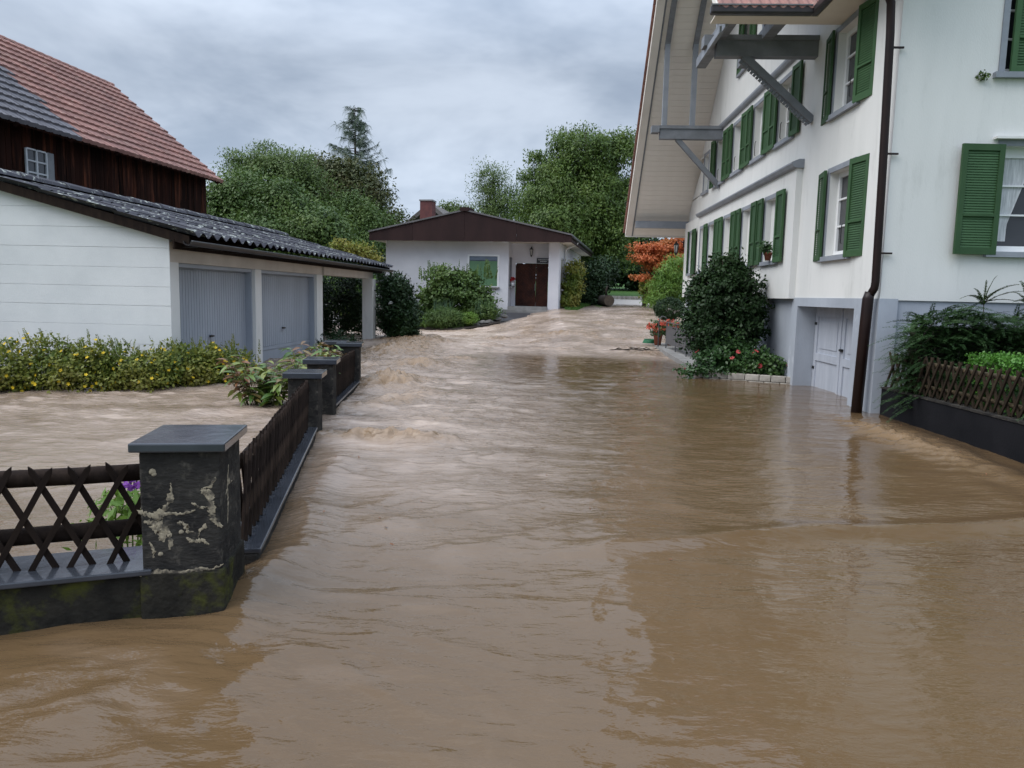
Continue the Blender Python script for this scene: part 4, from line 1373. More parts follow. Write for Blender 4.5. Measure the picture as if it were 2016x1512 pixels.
slope_g = math.atan(rk)
Lg = (EX + 0.06 - RX) / math.cos(slope_g)
row = Lg / 3
cm = corr_mesh(row + 0.10, slope_g, 1)
cmb = corr_mesh(row + 0.10, slope_g, -1)
for r_ in range(3):
    for c_ in range(14):
        y = -0.22 + c_ * LAM * 3
        s = r_ * row
        inst('corrugated_sheet', cm, gar, (EX + 0.06 - s * math.cos(slope_g), y, EZ - 0.01 + s * math.sin(slope_g) + (c_ % 2) * 0.006))
mb = MB()
mb.add([(RX, -0.2, RZ), (-7.3, -0.2, rz_at(-7.3)), (-7.3, 14.06, rz_at(-7.3)), (RX, 14.06, RZ)], [(0, 1, 2, 3)])
mb.build('rear_roof_slope', MAT['corr'], gar)
cap = MB()
for i in range(7):
    a = PI * i / 6
    for y, rr in ((0, 0.19), (1.24, 0.155)):
        cap.v.append((rr * 1.25 * math.cos(a), y, rr * 0.75 * math.sin(a)))
for i in range(6):
    cap.f.append((2 * i, 2 * i + 1, 2 * i + 3, 2 * i + 2))
cap.f.append(tuple(2 * i for i in range(7)))
cap_me = cap.mesh('ridge_cap', MAT['corr'], False)
for i in range(12):
    inst('ridge_cap', cap_me, gar, (RX, -0.25 + i * 1.19, RZ + 0.03))
# bin standing in the carport
bw = thing('wheelie_bin', 'dark bin standing in shadow of the open carport', 'bin', (-6.6, 23.0, -0.1), GR)
MB().add([(-0.24, -0.28, 0), (0.24, -0.28, 0), (0.24, 0.28, 0), (-0.24, 0.28, 0), (-0.29, -0.35, 0.85), (0.29, -0.35, 0.85), (0.29, 0.35, 0.85), (-0.29, 0.35, 0.85)],
         [(0, 3, 2, 1), (4, 5, 6, 7), (0, 1, 5, 4), (1, 2, 6, 5), (2, 3, 7, 6), (3, 0, 4, 7)]).build('body', MAT['binplastic'], bw, bevel=0.02)
MB().add([(-0.32, -0.38, 0.86), (0.32, -0.38, 0.86), (0.32, 0.40, 0.86), (-0.32, 0.40, 0.86), (-0.28, -0.34, 0.93), (0.28, -0.34, 0.93), (0.28, 0.38, 0.97), (-0.28, 0.38, 0.97)],
         [(0, 3, 2, 1), (4, 5, 6, 7), (0, 1, 5, 4), (1, 2, 6, 5), (2, 3, 7, 6), (3, 0, 4, 7)]).build('lid', MAT['binplastic'], bw)

# ---------------------------------------------------------------- barn behind the garage
BR = RAD(-7)
barn = thing('barn', 'dark brown weatherboarded barn with steep roof of red and grey tiles', 'barn', (-11.3, 28.0, 0), BR)
bw_me = MB().bx(-0.028, 0.0, -0.083, 0.083, 0, 1).mesh('board', MAT['barnwood'])
rb = random.Random(3)
y = 0.08
BL = 17.0
while y < BL:
    inst('board', bw_me, barn, (rb.uniform(-0.004, 0.012), -y, 1.9), (0, 0, 0), (1, rb.uniform(0.93, 1.0), 3.88 + rb.uniform(-0.02, 0.02)))
    y += 0.172
MB().bx(-0.25, -0.03, -BL, 0.0, -0.4, 5.75).build('wall', MAT['barnwood'], barn)
MB().add([(-0.03, 0, -0.4), (-8.0, 0, -0.4), (-8.0, 0, 5.6), (-3.9, 0, 9.0), (-0.03, 0, 5.7)], [(4, 3, 2, 1, 0)]).add([(-8, 0, -0.4), (-8, -BL, -0.4), (-8, -BL, 5.6), (-8, 0, 5.6)], [(0, 1, 2, 3)]).build('gable_wall', MAT['barnwood'], barn)
# window with a grey shutter
wf = MB()
y0, y1, z0, z1 = -8.72, -7.98, 4.16, 5.02
for a, b in ((y0, y0 + 0.05), (y1 - 0.05, y1), ((y0 + y1) / 2 - 0.025, (y0 + y1) / 2 + 0.025)):
    wf.bx(0.02, 0.07, a, b, z0, z1)
for i in range(4):
    z = z0 + (z1 - z0) * i / 3
    wf.bx(0.024, 0.066, y0 + 0.05, (y0 + y1) / 2 - 0.025, z - 0.02, z + 0.02)
    wf.bx(0.024, 0.066, (y0 + y1) / 2 + 0.025, y1 - 0.05, z - 0.02, z + 0.02)
w = wf.build('window', M('old_white_frame', (0.42, 0.44, 0.46), (0.32, 0.34, 0.36), 4, 0.7), barn)
MB().bx(0.018, 0.03, y0, y1, z0, z1).build('pane', MAT['glass'], w)
MB().bx(0.03, 0.06, y1 + 0.02, y1 + 0.24, z0 - 0.03, z1 + 0.02).build('shutter', MAT['oldgrey'], barn)
# roof: eave (0.45, 5.5), ridge (-3.8, 9.0)
sb = math.atan(0.82)
cb, sb_ = math.cos(sb), math.sin(sb)
LB = 5.50
mb = MB()
mb.add([(0.40, 0.40, 5.44), (0.40, -17.2, 5.44), (-3.85, -17.2, 8.93), (-3.85, 0.40, 8.93), (0.40, 0.40, 5.52), (0.40, -17.2, 5.52), (-3.85, -17.2, 9.01), (-3.85, 0.40, 9.01)],
       [(0, 1, 2, 3), (7, 6, 5, 4), (0, 4, 5, 1), (0, 3, 7, 4), (1, 5, 6, 2)])
mb.add([(-3.85, 0.4, 9.0), (-3.85, -17.2, 9.0), (-8.4, -17.2, 5.3), (-8.4, 0.4, 5.3)], [(0, 1, 2, 3)])
mb.build('roof_deck', MAT['barnwood'], barn)
for i in range(9):
    yy = 0.1 - i * 1.9
    mb = MB()
    mb.beam((-0.3, yy, 6.02), (0.42, yy, 5.43), 0.09, 0.11)
    mb.build('rafter_end', MAT['barnwood'], barn)
TW, TL = 0.28, 0.392


def barn_tile_mesh(name, mat):
    mb = MB()
    for i in range(7):
        a = TW * i / 6
        h = (0.0, 0.008, 0.0, -0.003, 0.0, 0.022, 0.006)[i]
        x1 = -(TL + 0.05) * cb
        zz = (TL + 0.05) * sb_
        mb.v += [(0, -a, h + 0.075), (x1, -a, zz + h), (-0.05, -a, h - 0.02)]
    for i in range(6):
        k = 3 * i
        mb.f += [(k, k + 1, k + 4, k + 3), (k + 2, k, k + 3, k + 5)]
    return mb.mesh(name, mat)


tr, tg = barn_tile_mesh('tile', MAT['tile_red']), barn_tile_mesh('tile', MAT['tile_grey'])
cand = []
for r_ in range(14):
    s = r_ * TL
    for c_ in range(61):
        yy = 0.42 - c_ * TW
        x = 0.47 - s * cb
        z = 5.50 + s * sb_
        grey = yy < -6.95 + 0.45 * math.sin(r_ * 2.1) * 0.3 and s < 3.35
        # distance along the view: nearest visible ones first
        vis = yy > (-10.3 + 1.28 * s)
        cand.append((0 if vis else 1, yy, x, z, grey, r_))
cand.sort(key=lambda q: (q[0], q[1]))
rest = MB()
restg = MB()
for i, (hid, yy, x, z, grey, r_) in enumerate(cand):
    p = (x, yy + rb.uniform(-0.004, 0.004), z + rb.uniform(-0.003, 0.003))
    if i < 300 and not hid:
        inst('tile', tg if grey else tr, barn, p)
    else:
        src = tg if grey else tr
        tgt = restg if grey else rest
        tgt.add([(v.co.x + p[0], v.co.y + p[1], v.co.z + p[2]) for v in src.vertices], [tuple(f.vertices) for f in src.polygons])
rest.build('tiles', MAT['tile_red_s'], barn)['kind'] = 'stuff'
restg.build('tiles', MAT['tile_grey'], barn)['kind'] = 'stuff'
rc = MB()
for i in range(6):
    a = PI * i / 5
    for yy, q in ((0, 0.13), (-0.42, 0.11)):
        rc.v.append((q * math.cos(a), yy, q * 0.8 * math.sin(a)))
for i in range(5):
    rc.f.append((2 * i, 2 * i + 2, 2 * i + 3, 2 * i + 1))
rc.f.append(tuple(2 * i for i in range(6)))
rc_me = rc.mesh('ridge_tile', MAT['tile_red'])
for i in range(30):
    inst('ridge_tile', rc_me, barn, (-3.86, 0.46 - i * 0.39, 8.99))

# ---------------------------------------------------------------- bungalow at the end of the road
UR = RAD(-10)
bun = thing('bungalow', 'low white bungalow with broad brown gable fascia and brown double door', 'house', (2.1, 36.0, 0), UR)
mb = MB()
bm_ = lambda u, o, z: (u, -o, z)
wall_cells(mb, bm_, -8.58, -2.43, -0.5, 4.12, [(-4.36, -2.97, 2.02, 3.44, 0.10)])
mb.add([(-2.43, 0, -0.5), (-2.43, 0.9, -0.5), (-2.43, 0.9, 4.12), (-2.43, 0, 4.12)], [(0, 1, 2, 3)])
mb.add([(-0.50, 0.9, -0.5), (-0.50, 0.0, -0.5), (-0.50, 0.0, 4.12), (-0.50, 0.9, 4.12)], [(0, 1, 2, 3)])
wall_cells(mb, lambda u, o, z: (u, 0.9 - o, z), -2.43, -0.50, 0.4, 4.12, [(-2.24, -0.62, 1.08, 3.17, 0.06)])
wall_cells(mb, bm_, -0.50, 0.0, -0.5, 4.12, [])
wall_cells(mb, lambda u, o, z: (0.0 + o, u, z), 0.0, 11.5, -0.5, 4.12, [(0.75, 1.95, 1.95, 3.45, 0.12)])
wall_cells(mb, lambda u, o, z: (-8.58 - o, -u, z), -11.5, 0.0, -0.5, 4.12, [])
mb.build('wall', MAT['plaster2'], bun)
# gable fascia in sheets
fx0, fx1 = -9.18, 0.30
edge = [fx0, -7.0, -4.45, -1.95, fx1]
ft = lambda x: 4.47 + (5.50 - 4.47) * (x - fx0) / (-4.45 - fx0) if x < -4.45 else 5.50 - (5.50 - 4.49) * (x + 4.45) / (fx1 + 4.45)
for i in range(4):
    a, b = edge[i] + 0.004, edge[i + 1] - 0.004
    MB().prism([(a, 4.09), (b, 4.09), (b, ft(b)), (a, ft(a))], 1, -0.72, -0.69).build('fascia_sheet', MAT['brownclad'], bun)
MB().bx(-9.16, 0.28, -0.685, -0.01, 4.122, 4.15).bx(-9.16, -8.59, -0.01, 12.2, 4.122, 4.15).bx(0.01, 0.62, -0.60, 12.2, 4.122, 4.15).bx(-2.42, -0.51, 0.0, 0.9, 4.122, 4.15).build('soffit', MAT['cream'], bun)
mb = MB()
for sgn, xa, xb, za, zb in ((-1, fx0 - 0.03, -4.45, 4.47, 5.50), (1, fx1 + 0.34, -4.45, 4.40, 5.50)):
    vs = [(xa, -0.78, za), (xb, -0.78, zb), (xb, 12.3, zb), (xa, 12.3, za), (xa, -0.78, za + 0.07), (xb, -0.78, zb + 0.07), (xb, 12.3, zb + 0.07), (xa, 12.3, za + 0.07)]
    mb.add(vs, [(0, 1, 2, 3), (7, 6, 5, 4), (0, 4, 5, 1), (0, 3, 7, 4), (3, 2, 6, 7)])
mb.build('roof', M('grey_sheet_roof', (0.14, 0.135, 0.14), (0.10, 0.098, 0.10), 2, 0.6), bun)
MB().bx(-4.66, -4.22, -0.80, 0.3, 5.49, 5.66).build('ridge_cap', MAT['brownclad'], bun)
MB().bx(0.60, 0.64, -0.70, 12.2, 4.10, 4.40).prism([(0.30, 4.09), (0.62, 4.09), (0.62, 4.41), (0.30, 4.49)], 1, -0.719, -0.70).build('side_fascia', MAT['brownclad'], bun)
MB().bx(0.641, 0.74, -0.72, 12.2, 4.27, 4.38).build('gutter', MAT['gutter'], bun, bevel=0.03)
MB().tube([(0.68, 2.0, 4.28), (0.6, 2.0, 4.16), (0.12, 2.05, 3.95), (0.07, 2.05, 3.85), (0.07, 2.05, 0.5)], 0.045, 8).build('downpipe', MAT['white'], bun, True)
ch = MB().bx(-7.66, -7.02, 2.6, 3.3, 4.8, 6.36).build('chimney', MAT['chimney'], bun)
MB().bx(-7.70, -6.98, 2.56, 3.34, 6.36, 6.43).build('chimney_cap', MAT['concrete'], ch)
# roller shutter window
wn_ = MB()
for a, b, c, d in ((-4.44, -4.36, 1.98, 3.52), (-2.97, -2.89, 1.98, 3.52), (-4.36, -2.97, 3.44, 3.52)):
    wn_.bx(a, b, -0.02, 0.05, c, d)
w = wn_.build('window', MAT['white'], bun)
MB().bx(-4.48, -2.85, -0.10, 0.08, 1.92, 1.975).build('sill', MAT['concrete'], w)
MB().bx(-4.355, -2.975, 0.0, 0.06, 3.24, 3.438).build('shutter_box', MAT['bluegrey'], w)
sl_me = MB().bx(-4.35, -2.98, 0.015, 0.05, -0.020, 0.014).mesh('shutter_slat', MAT['rollgreen'])
for i in range(24):
    inst('shutter_slat', sl_me, bun, (0, 0.0, 2.05 + i * 0.0495))
MB().bx(-4.36, -2.97, 0.062, 0.08, 2.0, 3.3).build('shutter_back', MAT['bluegrey'], w)
# double door of boards laid in diagonals
for a, b, s in ((-2.22, -1.24, 1), (-1.22, -0.64, -1)):
    d = MB().bx(a, b, 0.93, 0.97, 1.09, 3.15).build('door', MAT['browndoor'], bun)
    fr = MB()
    for (c, e, z0, z1) in ((a, a + 0.07, 1.09, 3.15), (b - 0.07, b, 1.09, 3.15), (a + 0.07, b - 0.07, 3.05, 3.15), (a + 0.07, b - 0.07, 1.09, 1.19)):
        fr.bx(c, e, 0.905, 0.929, z0, z1)
    fr.build('door_frame', MAT['browndoor'], d)
    k = 0
    for i in range(-6, 22):
        z = 1.2 + i * 0.16
        c0, c1 = a + 0.08, b - 0.08
        za, zb = (z, z + (c1 - c0)) if s < 0 else (z + (c1 - c0), z)
        # clip the board to the panel
        tA, tB = 0.0, 1.0
        lo_, hi_ = 1.22, 3.02
        f0, f1 = za, zb
        if f0 == f1:
            continue
        ts = sorted(((lo_ - f0) / (f1 - f0), (hi_ - f0) / (f1 - f0)))
        tA, tB = max(0, ts[0]), min(1, ts[1])
        if tB - tA < 0.05:
            continue
        pa = (c0 + (c1 - c0) * tA, 0.923, f0 + (f1 - f0) * tA)
        pb = (c0 + (c1 - c0) * tB, 0.923, f0 + (f1 - f0) * tB)
        MB().beam(pa, pb, 0.012, 0.10, (0, 0, 1)).build('board', MAT['browndoor'], d)
    if s > 0:
        MB().tube([(b - 0.02, 0.90, 1.85), (b - 0.02, 0.86, 1.88), (b - 0.02, 0.86, 2.15), (b - 0.02, 0.90, 2.18)], 0.016, 6).build('handle', MAT['oldgrey'], d)
# narrow window in the side of the porch, side window
w = MB().bx(-2.428, -2.40, 0.25, 0.75, 2.05, 3.42).build('window', MAT['oldgrey'], bun)
MB().bx(-2.40, -2.394, 0.30, 0.70, 2.10, 3.37).build('pane', MAT['glass'], w)
MB().bx(-2.43, -2.26, 0.2, 0.82, 1.98, 2.05).build('sill', MAT['concrete'], w)
w = MB().bx(-0.10, -0.04, 0.75, 0.80, 1.95, 3.45).bx(-0.10, -0.04, 1.90, 1.95, 1.95, 3.45).bx(-0.10, -0.04, 0.80, 1.90, 3.40, 3.45).build('window', MAT['white'], bun)
MB().bx(-0.09, -0.07, 0.80, 1.90, 1.95, 3.40).build('roller_blind', M('pale_blind', (0.45, 0.44, 0.38), (0.38, 0.37, 0.32), 4, 0.6), w)
MB().bx(-0.02, 0.12, 0.7, 2.0, 1.87, 1.945).build('sill', MAT['concrete'], w)
# steps
st = MB().bx(-2.42, -0.51, -0.1, 0.93, 0.5, 1.08).build('steps', MAT['concrete'], bun)
MB().bx(-2.62, -0.20, -0.5, -0.1, 0.4, 0.92).build('lower_step', MAT['concrete'], st)
UC, US = math.cos(UR), math.sin(UR)


def uw(x, y, z):
    return (2.1 + x * UC - y * US, 36.0 + x * US + y * UC, z)


lantern('porch_lantern', 'small dark porch lantern above the bungalow door', uw(-1.45, 0.70, 3.72), 1.15, UR + PI / 2)
sg = thing('name_sign', 'small dark sign plate with pale lettering over right of bungalow door', 'sign', uw(-0.88, 0.868, 3.19), UR)
MB().bx(-0.32, 0.32, -0.012, 0.012, 0.0, 0.24).build('plate', MAT['sign'], sg)
for k, (z, x0, x1) in enumerate(((0.135, -0.25, 0.25), (0.055, -0.15, 0.15))):
    mb = MB()
    x = x0
    rr = random.Random(9 + k)
    while x < x1:
        wd = rr.choice((0.022, 0.028, 0.034))
        t_ = rr.choice((0, 1, 2))
        mb.bx(x, x + 0.006, -0.0145, -0.012, z, z + 0.045)
        if t_ != 1:
            mb.bx(x + 0.006, x + wd, -0.0145, -0.012, z + 0.037, z + 0.045)
        if t_ != 2:
            mb.bx(x + 0.006, x + wd, -0.0145, -0.012, z + 0.018, z + 0.026)
        mb.bx(x + wd - 0.006, x + wd, -0.0147, -0.0122, z, z + 0.045)
        x += wd + 0.012
    mb.build('lettering', MAT['white'], sg)
fpb = thing('flower_pot', 'white pot of red flowers on the bungalow porch window sill', 'flower pot', uw(-2.30, 0.42, 2.05))
MB().lathe([(0.06, 0.0), (0.085, 0.16), (0.075, 0.16)], 12).build('pot', MAT['white'], fpb, True)
me_, _ = crown_mesh('flowers', 78, [(0, 0, 0.30, 0.14, 0.14, 0.10)], 12, 14, 0.05, 0.07, 0.06, MAT['redflower'], 0.3)
inst('flowers', me_, fpb)['kind'] = 'stuff'

# far house whose gable shows above the bungalow roof
fh = thing('distant_house', 'distant house whose grey brown gable roof peeks above the bungalow', 'house', (-5.6, 62.0, 0.35), RAD(-8))
MB().bx(-4.5, 4.5, -5, 5, -0.5, 4.2).build('wall', MAT['plaster2'], fh)
mb = MB()
mb.prism([(-5.0, 3.9), (0, 7.9), (5.0, 3.9), (4.6, 3.85), (0, 7.55), (-4.6, 3.85)], 1, -5.6, 5.6)
mb.prism([(-4.5, 4.2), (4.5, 4.2), (0, 7.6)], 1, -5.0, -4.9)
mb.build('roof', M('old_brown_roof', (0.17, 0.15, 0.14), (0.125, 0.11, 0.105), 2, 0.8), fh)
# ---------------------------------------------------------------- fence and pillars on the left


def pillar(name, label, cx, cy, rz, w, d, ztop, capw=0.05, caph=0.065, mat='darkconc', z0=-0.4, bev=0.012):
    t = thing(name, label, 'pillar', (cx, cy, 0), rz, 'dark concrete fence pillars')
    MB().bx(-w / 2, w / 2, -d / 2, d / 2, z0, ztop - caph - 0.001).build('shaft', MAT[mat], t, bevel=bev)
    MB().bx(-w / 2 - capw, w / 2 + capw, -d / 2 - capw, d / 2 + capw, ztop - caph, ztop).build('cap', MAT['slatecap'], t, bevel=0.008)
    return t


A1 = RAD(8)
e1 = Vector((math.cos(A1), math.sin(A1), 0))
n1 = Vector((-math.sin(A1), math.cos(A1), 0))
Fc = Vector((-1.43, 3.62, 0))
P1W, P1D = 0.375, 0.46
c1 = Fc - e1 * (P1W / 2) + n1 * (P1D / 2)
p1 = pillar('fence_pillar', 'large cracked corner pillar with slate cap nearest the viewer', c1.x, c1.y, A1, P1W, P1D, 0.90, 0.036, 0.046)
# mossy footing flush with the low wall
MB().bx(-P1W / 2 - 0.012, P1W / 2 + 0.014, -P1D / 2 - 0.016, P1D / 2 + 0.01, -0.45, 0.255).build('footing', MAT['mossconc'], p1, bevel=0.015)


def streak(pts, ws, y=None, x=None, par=None, off=0.0025):
    """a lime run on the pillar face: an irregular raised ribbon"""
    mb = MB()
    rr = random.Random(len(pts) * 7 + int(pts[0][0] * 100))
    P = []
    W_ = []
    for i in range(len(pts) - 1):
        for k in range(9):
            t = k / 9
            P.append((pts[i][0] * (1 - t) + pts[i + 1][0] * t + rr.uniform(-0.004, 0.004), pts[i][1] * (1 - t) + pts[i + 1][1] * t + rr.uniform(-0.004, 0.004)))
            W_.append((ws[i] * (1 - t) + ws[i + 1] * t) * rr.uniform(0.4, 2.3))
    P.append(pts[-1]); W_.append(ws[-1])
    n = len(P)
    L_, R_, C_ = [], [], []
    for i in range(n):
        a, b = P[max(0, i - 1)], P[min(n - 1, i + 1)]
        dx, dz = b[0] - a[0], b[1] - a[1]
        l = math.hypot(dx, dz) + 1e-6
        nx, nz = -dz / l, dx / l
        for lst, k, o in ((L_, 1, 0.0), (C_, 0, off), (R_, -1, 0.0)):
            q = (P[i][0] + nx * k * W_[i] / 2, P[i][1] + nz * k * W_[i] / 2)
            lst.append((q[0], y - o - 0.001, q[1]) if x is None else (x + o + 0.001, q[0], q[1]))
    vs = L_ + C_ + R_
    fs = []
    for i in range(n - 1):
        fs += [(i, i + 1, n + i + 1, n + i), (n + i, n + i + 1, 2 * n + i + 1, 2 * n + i)]
    mb.add(vs, fs)
    return mb.build('lime_streak', MAT['efflo'], par, True)


yf = -P1D / 2
streak([(-0.04, 0.70), (-0.045, 0.62), (-0.075, 0.565), (-0.11, 0.53), (-0.12, 0.50)], [0.006, 0.018, 0.014, 0.03, 0.012], yf, None, p1)
streak([(-0.20, 0.555), (-0.16, 0.54), (-0.11, 0.53), (-0.06, 0.545), (0.0, 0.54), (0.07, 0.56)], [0.022, 0.012, 0.02, 0.008, 0.012, 0.005], yf, None, p1)
streak([(-0.17, 0.505), (-0.13, 0.495), (-0.10, 0.475), (-0.09, 0.44), (-0.085, 0.40)], [0.01, 0.02, 0.045, 0.034, 0.012], yf, None, p1)
streak([(-0.10, 0.48), (-0.065, 0.465), (-0.052, 0.43), (-0.056, 0.36)], [0.02, 0.012, 0.016, 0.012], yf, None, p1)
streak([(0.17, 0.72), (0.145, 0.68), (0.10, 0.665)], [0.008, 0.01, 0.004], yf, None, p1)
streak([(0.10, 0.66), (0.14, 0.63), (0.15, 0.58), (0.145, 0.53), (0.165, 0.49), (0.195, 0.475)], [0.012, 0.03, 0.018, 0.022, 0.016, 0.01], yf, None, p1)
streak([(-0.20, 0.235), (-0.10, 0.25), (0.0, 0.246), (0.09, 0.262), (0.14, 0.258), (0.20, 0.285)], [0.012, 0.018, 0.010, 0.012, 0.008, 0.004], yf - 0.012, None, p1)
streak([(0.05, 0.60), (0.09, 0.57), (0.13, 0.575)], [0.004, 0.01, 0.005], yf, None, p1)
streak([(-0.02, 0.50), (0.02, 0.485), (0.03, 0.45), (0.07, 0.44)], [0.006, 0.018, 0.01, 0.005], yf, None, p1)
streak([(0.02, 0.42), (0.05, 0.40), (0.10, 0.405), (0.13, 0.38)], [0.004, 0.012, 0.014, 0.004], yf, None, p1)
streak([(-0.15, 0.40), (-0.13, 0.36), (-0.135, 0.32)], [0.004, 0.01, 0.004], yf, None, p1)
streak([(0.12, 0.48), (0.09, 0.46), (0.08, 0.42)], [0.012, 0.006, 0.003], yf, None, p1)
streak([(-0.12, 0.60), (-0.05, 0.66), (0.02, 0.64)][::-1], [0.004, 0.02, 0.006], None, P1W / 2, p1)
streak([(-0.05, 0.74), (-0.08, 0.64), (-0.07, 0.54), (-0.10, 0.45)], [0.004, 0.014, 0.02, 0.006], None, P1W / 2, p1)
for x, z, s in ((-0.125, 0.755, 0.016), (-0.118, 0.742, 0.012), (-0.10, 0.34, 0.012), (0.0, 0.45, 0.012), (0.02, 0.47, 0.009)):
    o = MB().lathe([(s * 0.9, 0), (s, s * 0.3), (s * 0.4, s * 0.5)], 8).build('lichen_spot', MAT['efflo'], p1)
    o.location = (x, yf - 0.0005, z)
    o.rotation_euler = (PI / 2, 0, 0.3)


def slat_mesh(L, w, t, mat, name='slat', point=0.03):
    mb = MB()
    prof = [(-w / 2, -L / 2), (w / 2, -L / 2), (w / 2, L / 2 - point), (0.0, L / 2), (-w / 2, L / 2 - point)]
    mb.prism(prof, 1, -t / 2, t / 2)
    return mb.mesh(name, mat)


def lattice_fence(name, label, a, b, zb, zt, group, rail_r=0.032, pitch=0.17, tilt=28, wall=(0.24, -0.45, 0.27), slat_w=0.035, mats=('darkwood', 'darkwood', 'mossconc', 'slatecap'),
                  wall_side=0.0, rails=(0.30, 0.78), cope=0.03):
    """crossed-slat fence on a low wall from a to b (xy)"""
    a, b = Vector((a[0], a[1], 0)), Vector((b[0], b[1], 0))
    d = b - a
    L = d.length
    ang = math.atan2(d.y, d.x)
    t = thing(name, label, 'fence', a, ang, group)
    ww, wz0, wz1 = wall
    MB().bx(0, L, -ww / 2 + wall_side, ww / 2 + wall_side, wz0, wz1 - 0.03).build('low_wall', MAT[mats[2]], t, bevel=0.012)
    MB().bx(0, L, -ww / 2 - cope + wall_side, ww / 2 + cope + wall_side, wz1 - 0.029, wz1).build('coping', MAT[mats[3]], t, bevel=0.006)
    for k in rails:
        z = zb + (zt - zb) * k
        rr = random.Random(int(k * 100))
        pts = [(L * i / 8, 0.0, z + rr.uniform(-0.005, 0.005)) for i in range(9)]
        MB().tube(pts, rail_r, 10).build('rail', MAT[mats[1]], t, True)
    h = zt - zb
    ln = h / math.cos(RAD(tilt))
    sm_ = slat_mesh(ln, slat_w, 0.016, MAT[mats[0]])
    rr = random.Random(int(L * 50))
    n = int(L / pitch)
    for i in range(n + 1):
        u = (i + 0.5) * L / (n + 1)
        for s in (-1, 1):
            y = -(rail_r + 0.009) if s < 0 else -(rail_r + 0.026)
            inst('slat', sm_, t, (u, y, (zb + zt) / 2 + rr.uniform(-0.01, 0.01)), (0, s * RAD(tilt + rr.uniform(-2, 2)), 0))
    return t


# front run to the left of the big pillar
fl = Fc - e1 * P1W + n1 * 0.20
A2 = RAD(20.5)
e2 = Vector((math.cos(A2), math.sin(A2), 0))
far_l = fl - e2 * 2.6
lattice_fence('lattice_fence', 'dark crossed slat fence on mossy low wall left of the big cracked pillar', far_l, fl, 0.255, 0.775, 'dark lattice fence runs', 0.043, 0.165, 27,
              (0.34, -0.45, 0.265), 0.027, wall_side=-0.02, rails=(0.32, 0.87))
# along the road, to the second pillar
s0 = Vector((-1.62, 4.28, 0))
s1 = Vector((-2.33, 8.32, 0))
lattice_fence('lattice_fence', 'long dark crossed slat fence running away along the flooded road behind big pillar', s0, s1, 0.13, 0.67, 'dark lattice fence runs', 0.030, 0.150, 25,
              (0.22, -0.45, 0.12), 0.034, mats=('darkwood', 'darkwood', 'darkconc', 'slatecap'), wall_side=-0.03, rails=(0.25, 0.84), cope=0.015)
AP = math.atan2(s1.x - s0.x, s1.y - s0.y)
p2 = pillar('fence_pillar', 'dark square pillar at near side of the small garden gate', -2.36, 8.52, AP * -1 * 0 + 0.12, 0.33, 0.36, 0.73)
p3 = pillar('fence_pillar', 'dark square pillar at far side of the small garden gate', -2.50, 9.82, 0.12, 0.33, 0.36, 0.765)
p4 = pillar('fence_pillar', 'farthest dark pillar with stepped double cap by the carport', -2.86, 13.20, 0.12, 0.34, 0.36, 0.75)
MB().bx(-0.46, -0.06, -0.02, 0.42, 0.70, 0.765).build('cap', MAT['slatecap'], p4, bevel=0.008)
MB().bx(-0.42, -0.10, 0.02, 0.38, -0.4, 0.699).build('shaft', MAT['darkconc'], p4)
# gate of upright boards between the two square pillars
ga, gb = Vector((-2.37, 8.72, 0)), Vector((-2.47, 9.62, 0))
gt = thing('garden_gate', 'small dark board gate closed between the two square pillars', 'gate', ga, math.atan2((gb - ga).y, (gb - ga).x))
gl = (gb - ga).length
for i in range(7):
    MB().bx(gl * i / 7 + 0.006, gl * (i + 1) / 7 - 0.006, -0.012, 0.012, 0.02, 0.66).build('board', MAT['darkwood'], gt)
for z in (0.15, 0.5):
    MB().bx(0.0, gl, 0.013, 0.045, z, z + 0.07).build('rail', MAT['darkwood'], gt)
lattice_fence('lattice_fence', 'dark slat fence between the garden gate and the farthest pillar', (-2.54, 10.02), (-2.80, 13.0), 0.10, 0.64, 'dark lattice fence runs', 0.03, 0.11, 22,
              (0.22, -0.45, 0.10), 0.05, mats=('darkwood', 'darkwood', 'darkconc', 'slatecap'), wall_side=-0.03, rails=(0.25, 0.84), cope=0.015)

# ---------------------------------------------------------------- right: black wall, rustic fence, garden
rw = thing('retaining_wall', 'low black garden wall with water running along it at right', 'wall', (5.43, 11.0, 0), 0)
MB().bx(0, 0.24, -8.2, -0.02, -0.5, 0.40).build('wall_body', MAT['blackwall'], rw, bevel=0.01)
MB().bx(-0.012, 0.26, -8.2, -0.02, 0.401, 0.425).build('coping', MAT['darkconc'], rw)
rf = thing('rustic_fence', 'weathered brown crossed slat fence standing on the black garden wall', 'fence', (5.56, 10.93, 0.425), -PI / 2)
LR = 6.5
for z, r0 in ((0.12, 0.028), (0.42, 0.032)):
    rr = random.Random(int(z * 100))
    MB().tube([(LR * i / 12, rr.uniform(-0.006, 0.006), z + rr.uniform(-0.008, 0.008)) for i in range(13)], r0, 9).build('rail', MAT['rail'], rf, True)
sm1 = slat_mesh(0.57, 0.032, 0.02, MAT['lattice'])
rr = random.Random(12)
nS = 42
for i in range(nS):
    u = (i + 0.5) * LR / nS
    for s in (-1, 1):
        inst('slat', sm1, rf, (u, -0.045 if s < 0 else -0.068, 0.265 + rr.uniform(-0.015, 0.015)), (rr.uniform(-0.04, 0.04), s * RAD(26 + rr.uniform(-4, 4)), 0))
slab('lawn', [(5.66, 2.8, 0.30), (14.0, 2.8, 0.30), (14.0, 11.05, 0.34), (5.66, 11.05, 0.34)], MAT['lawn'])
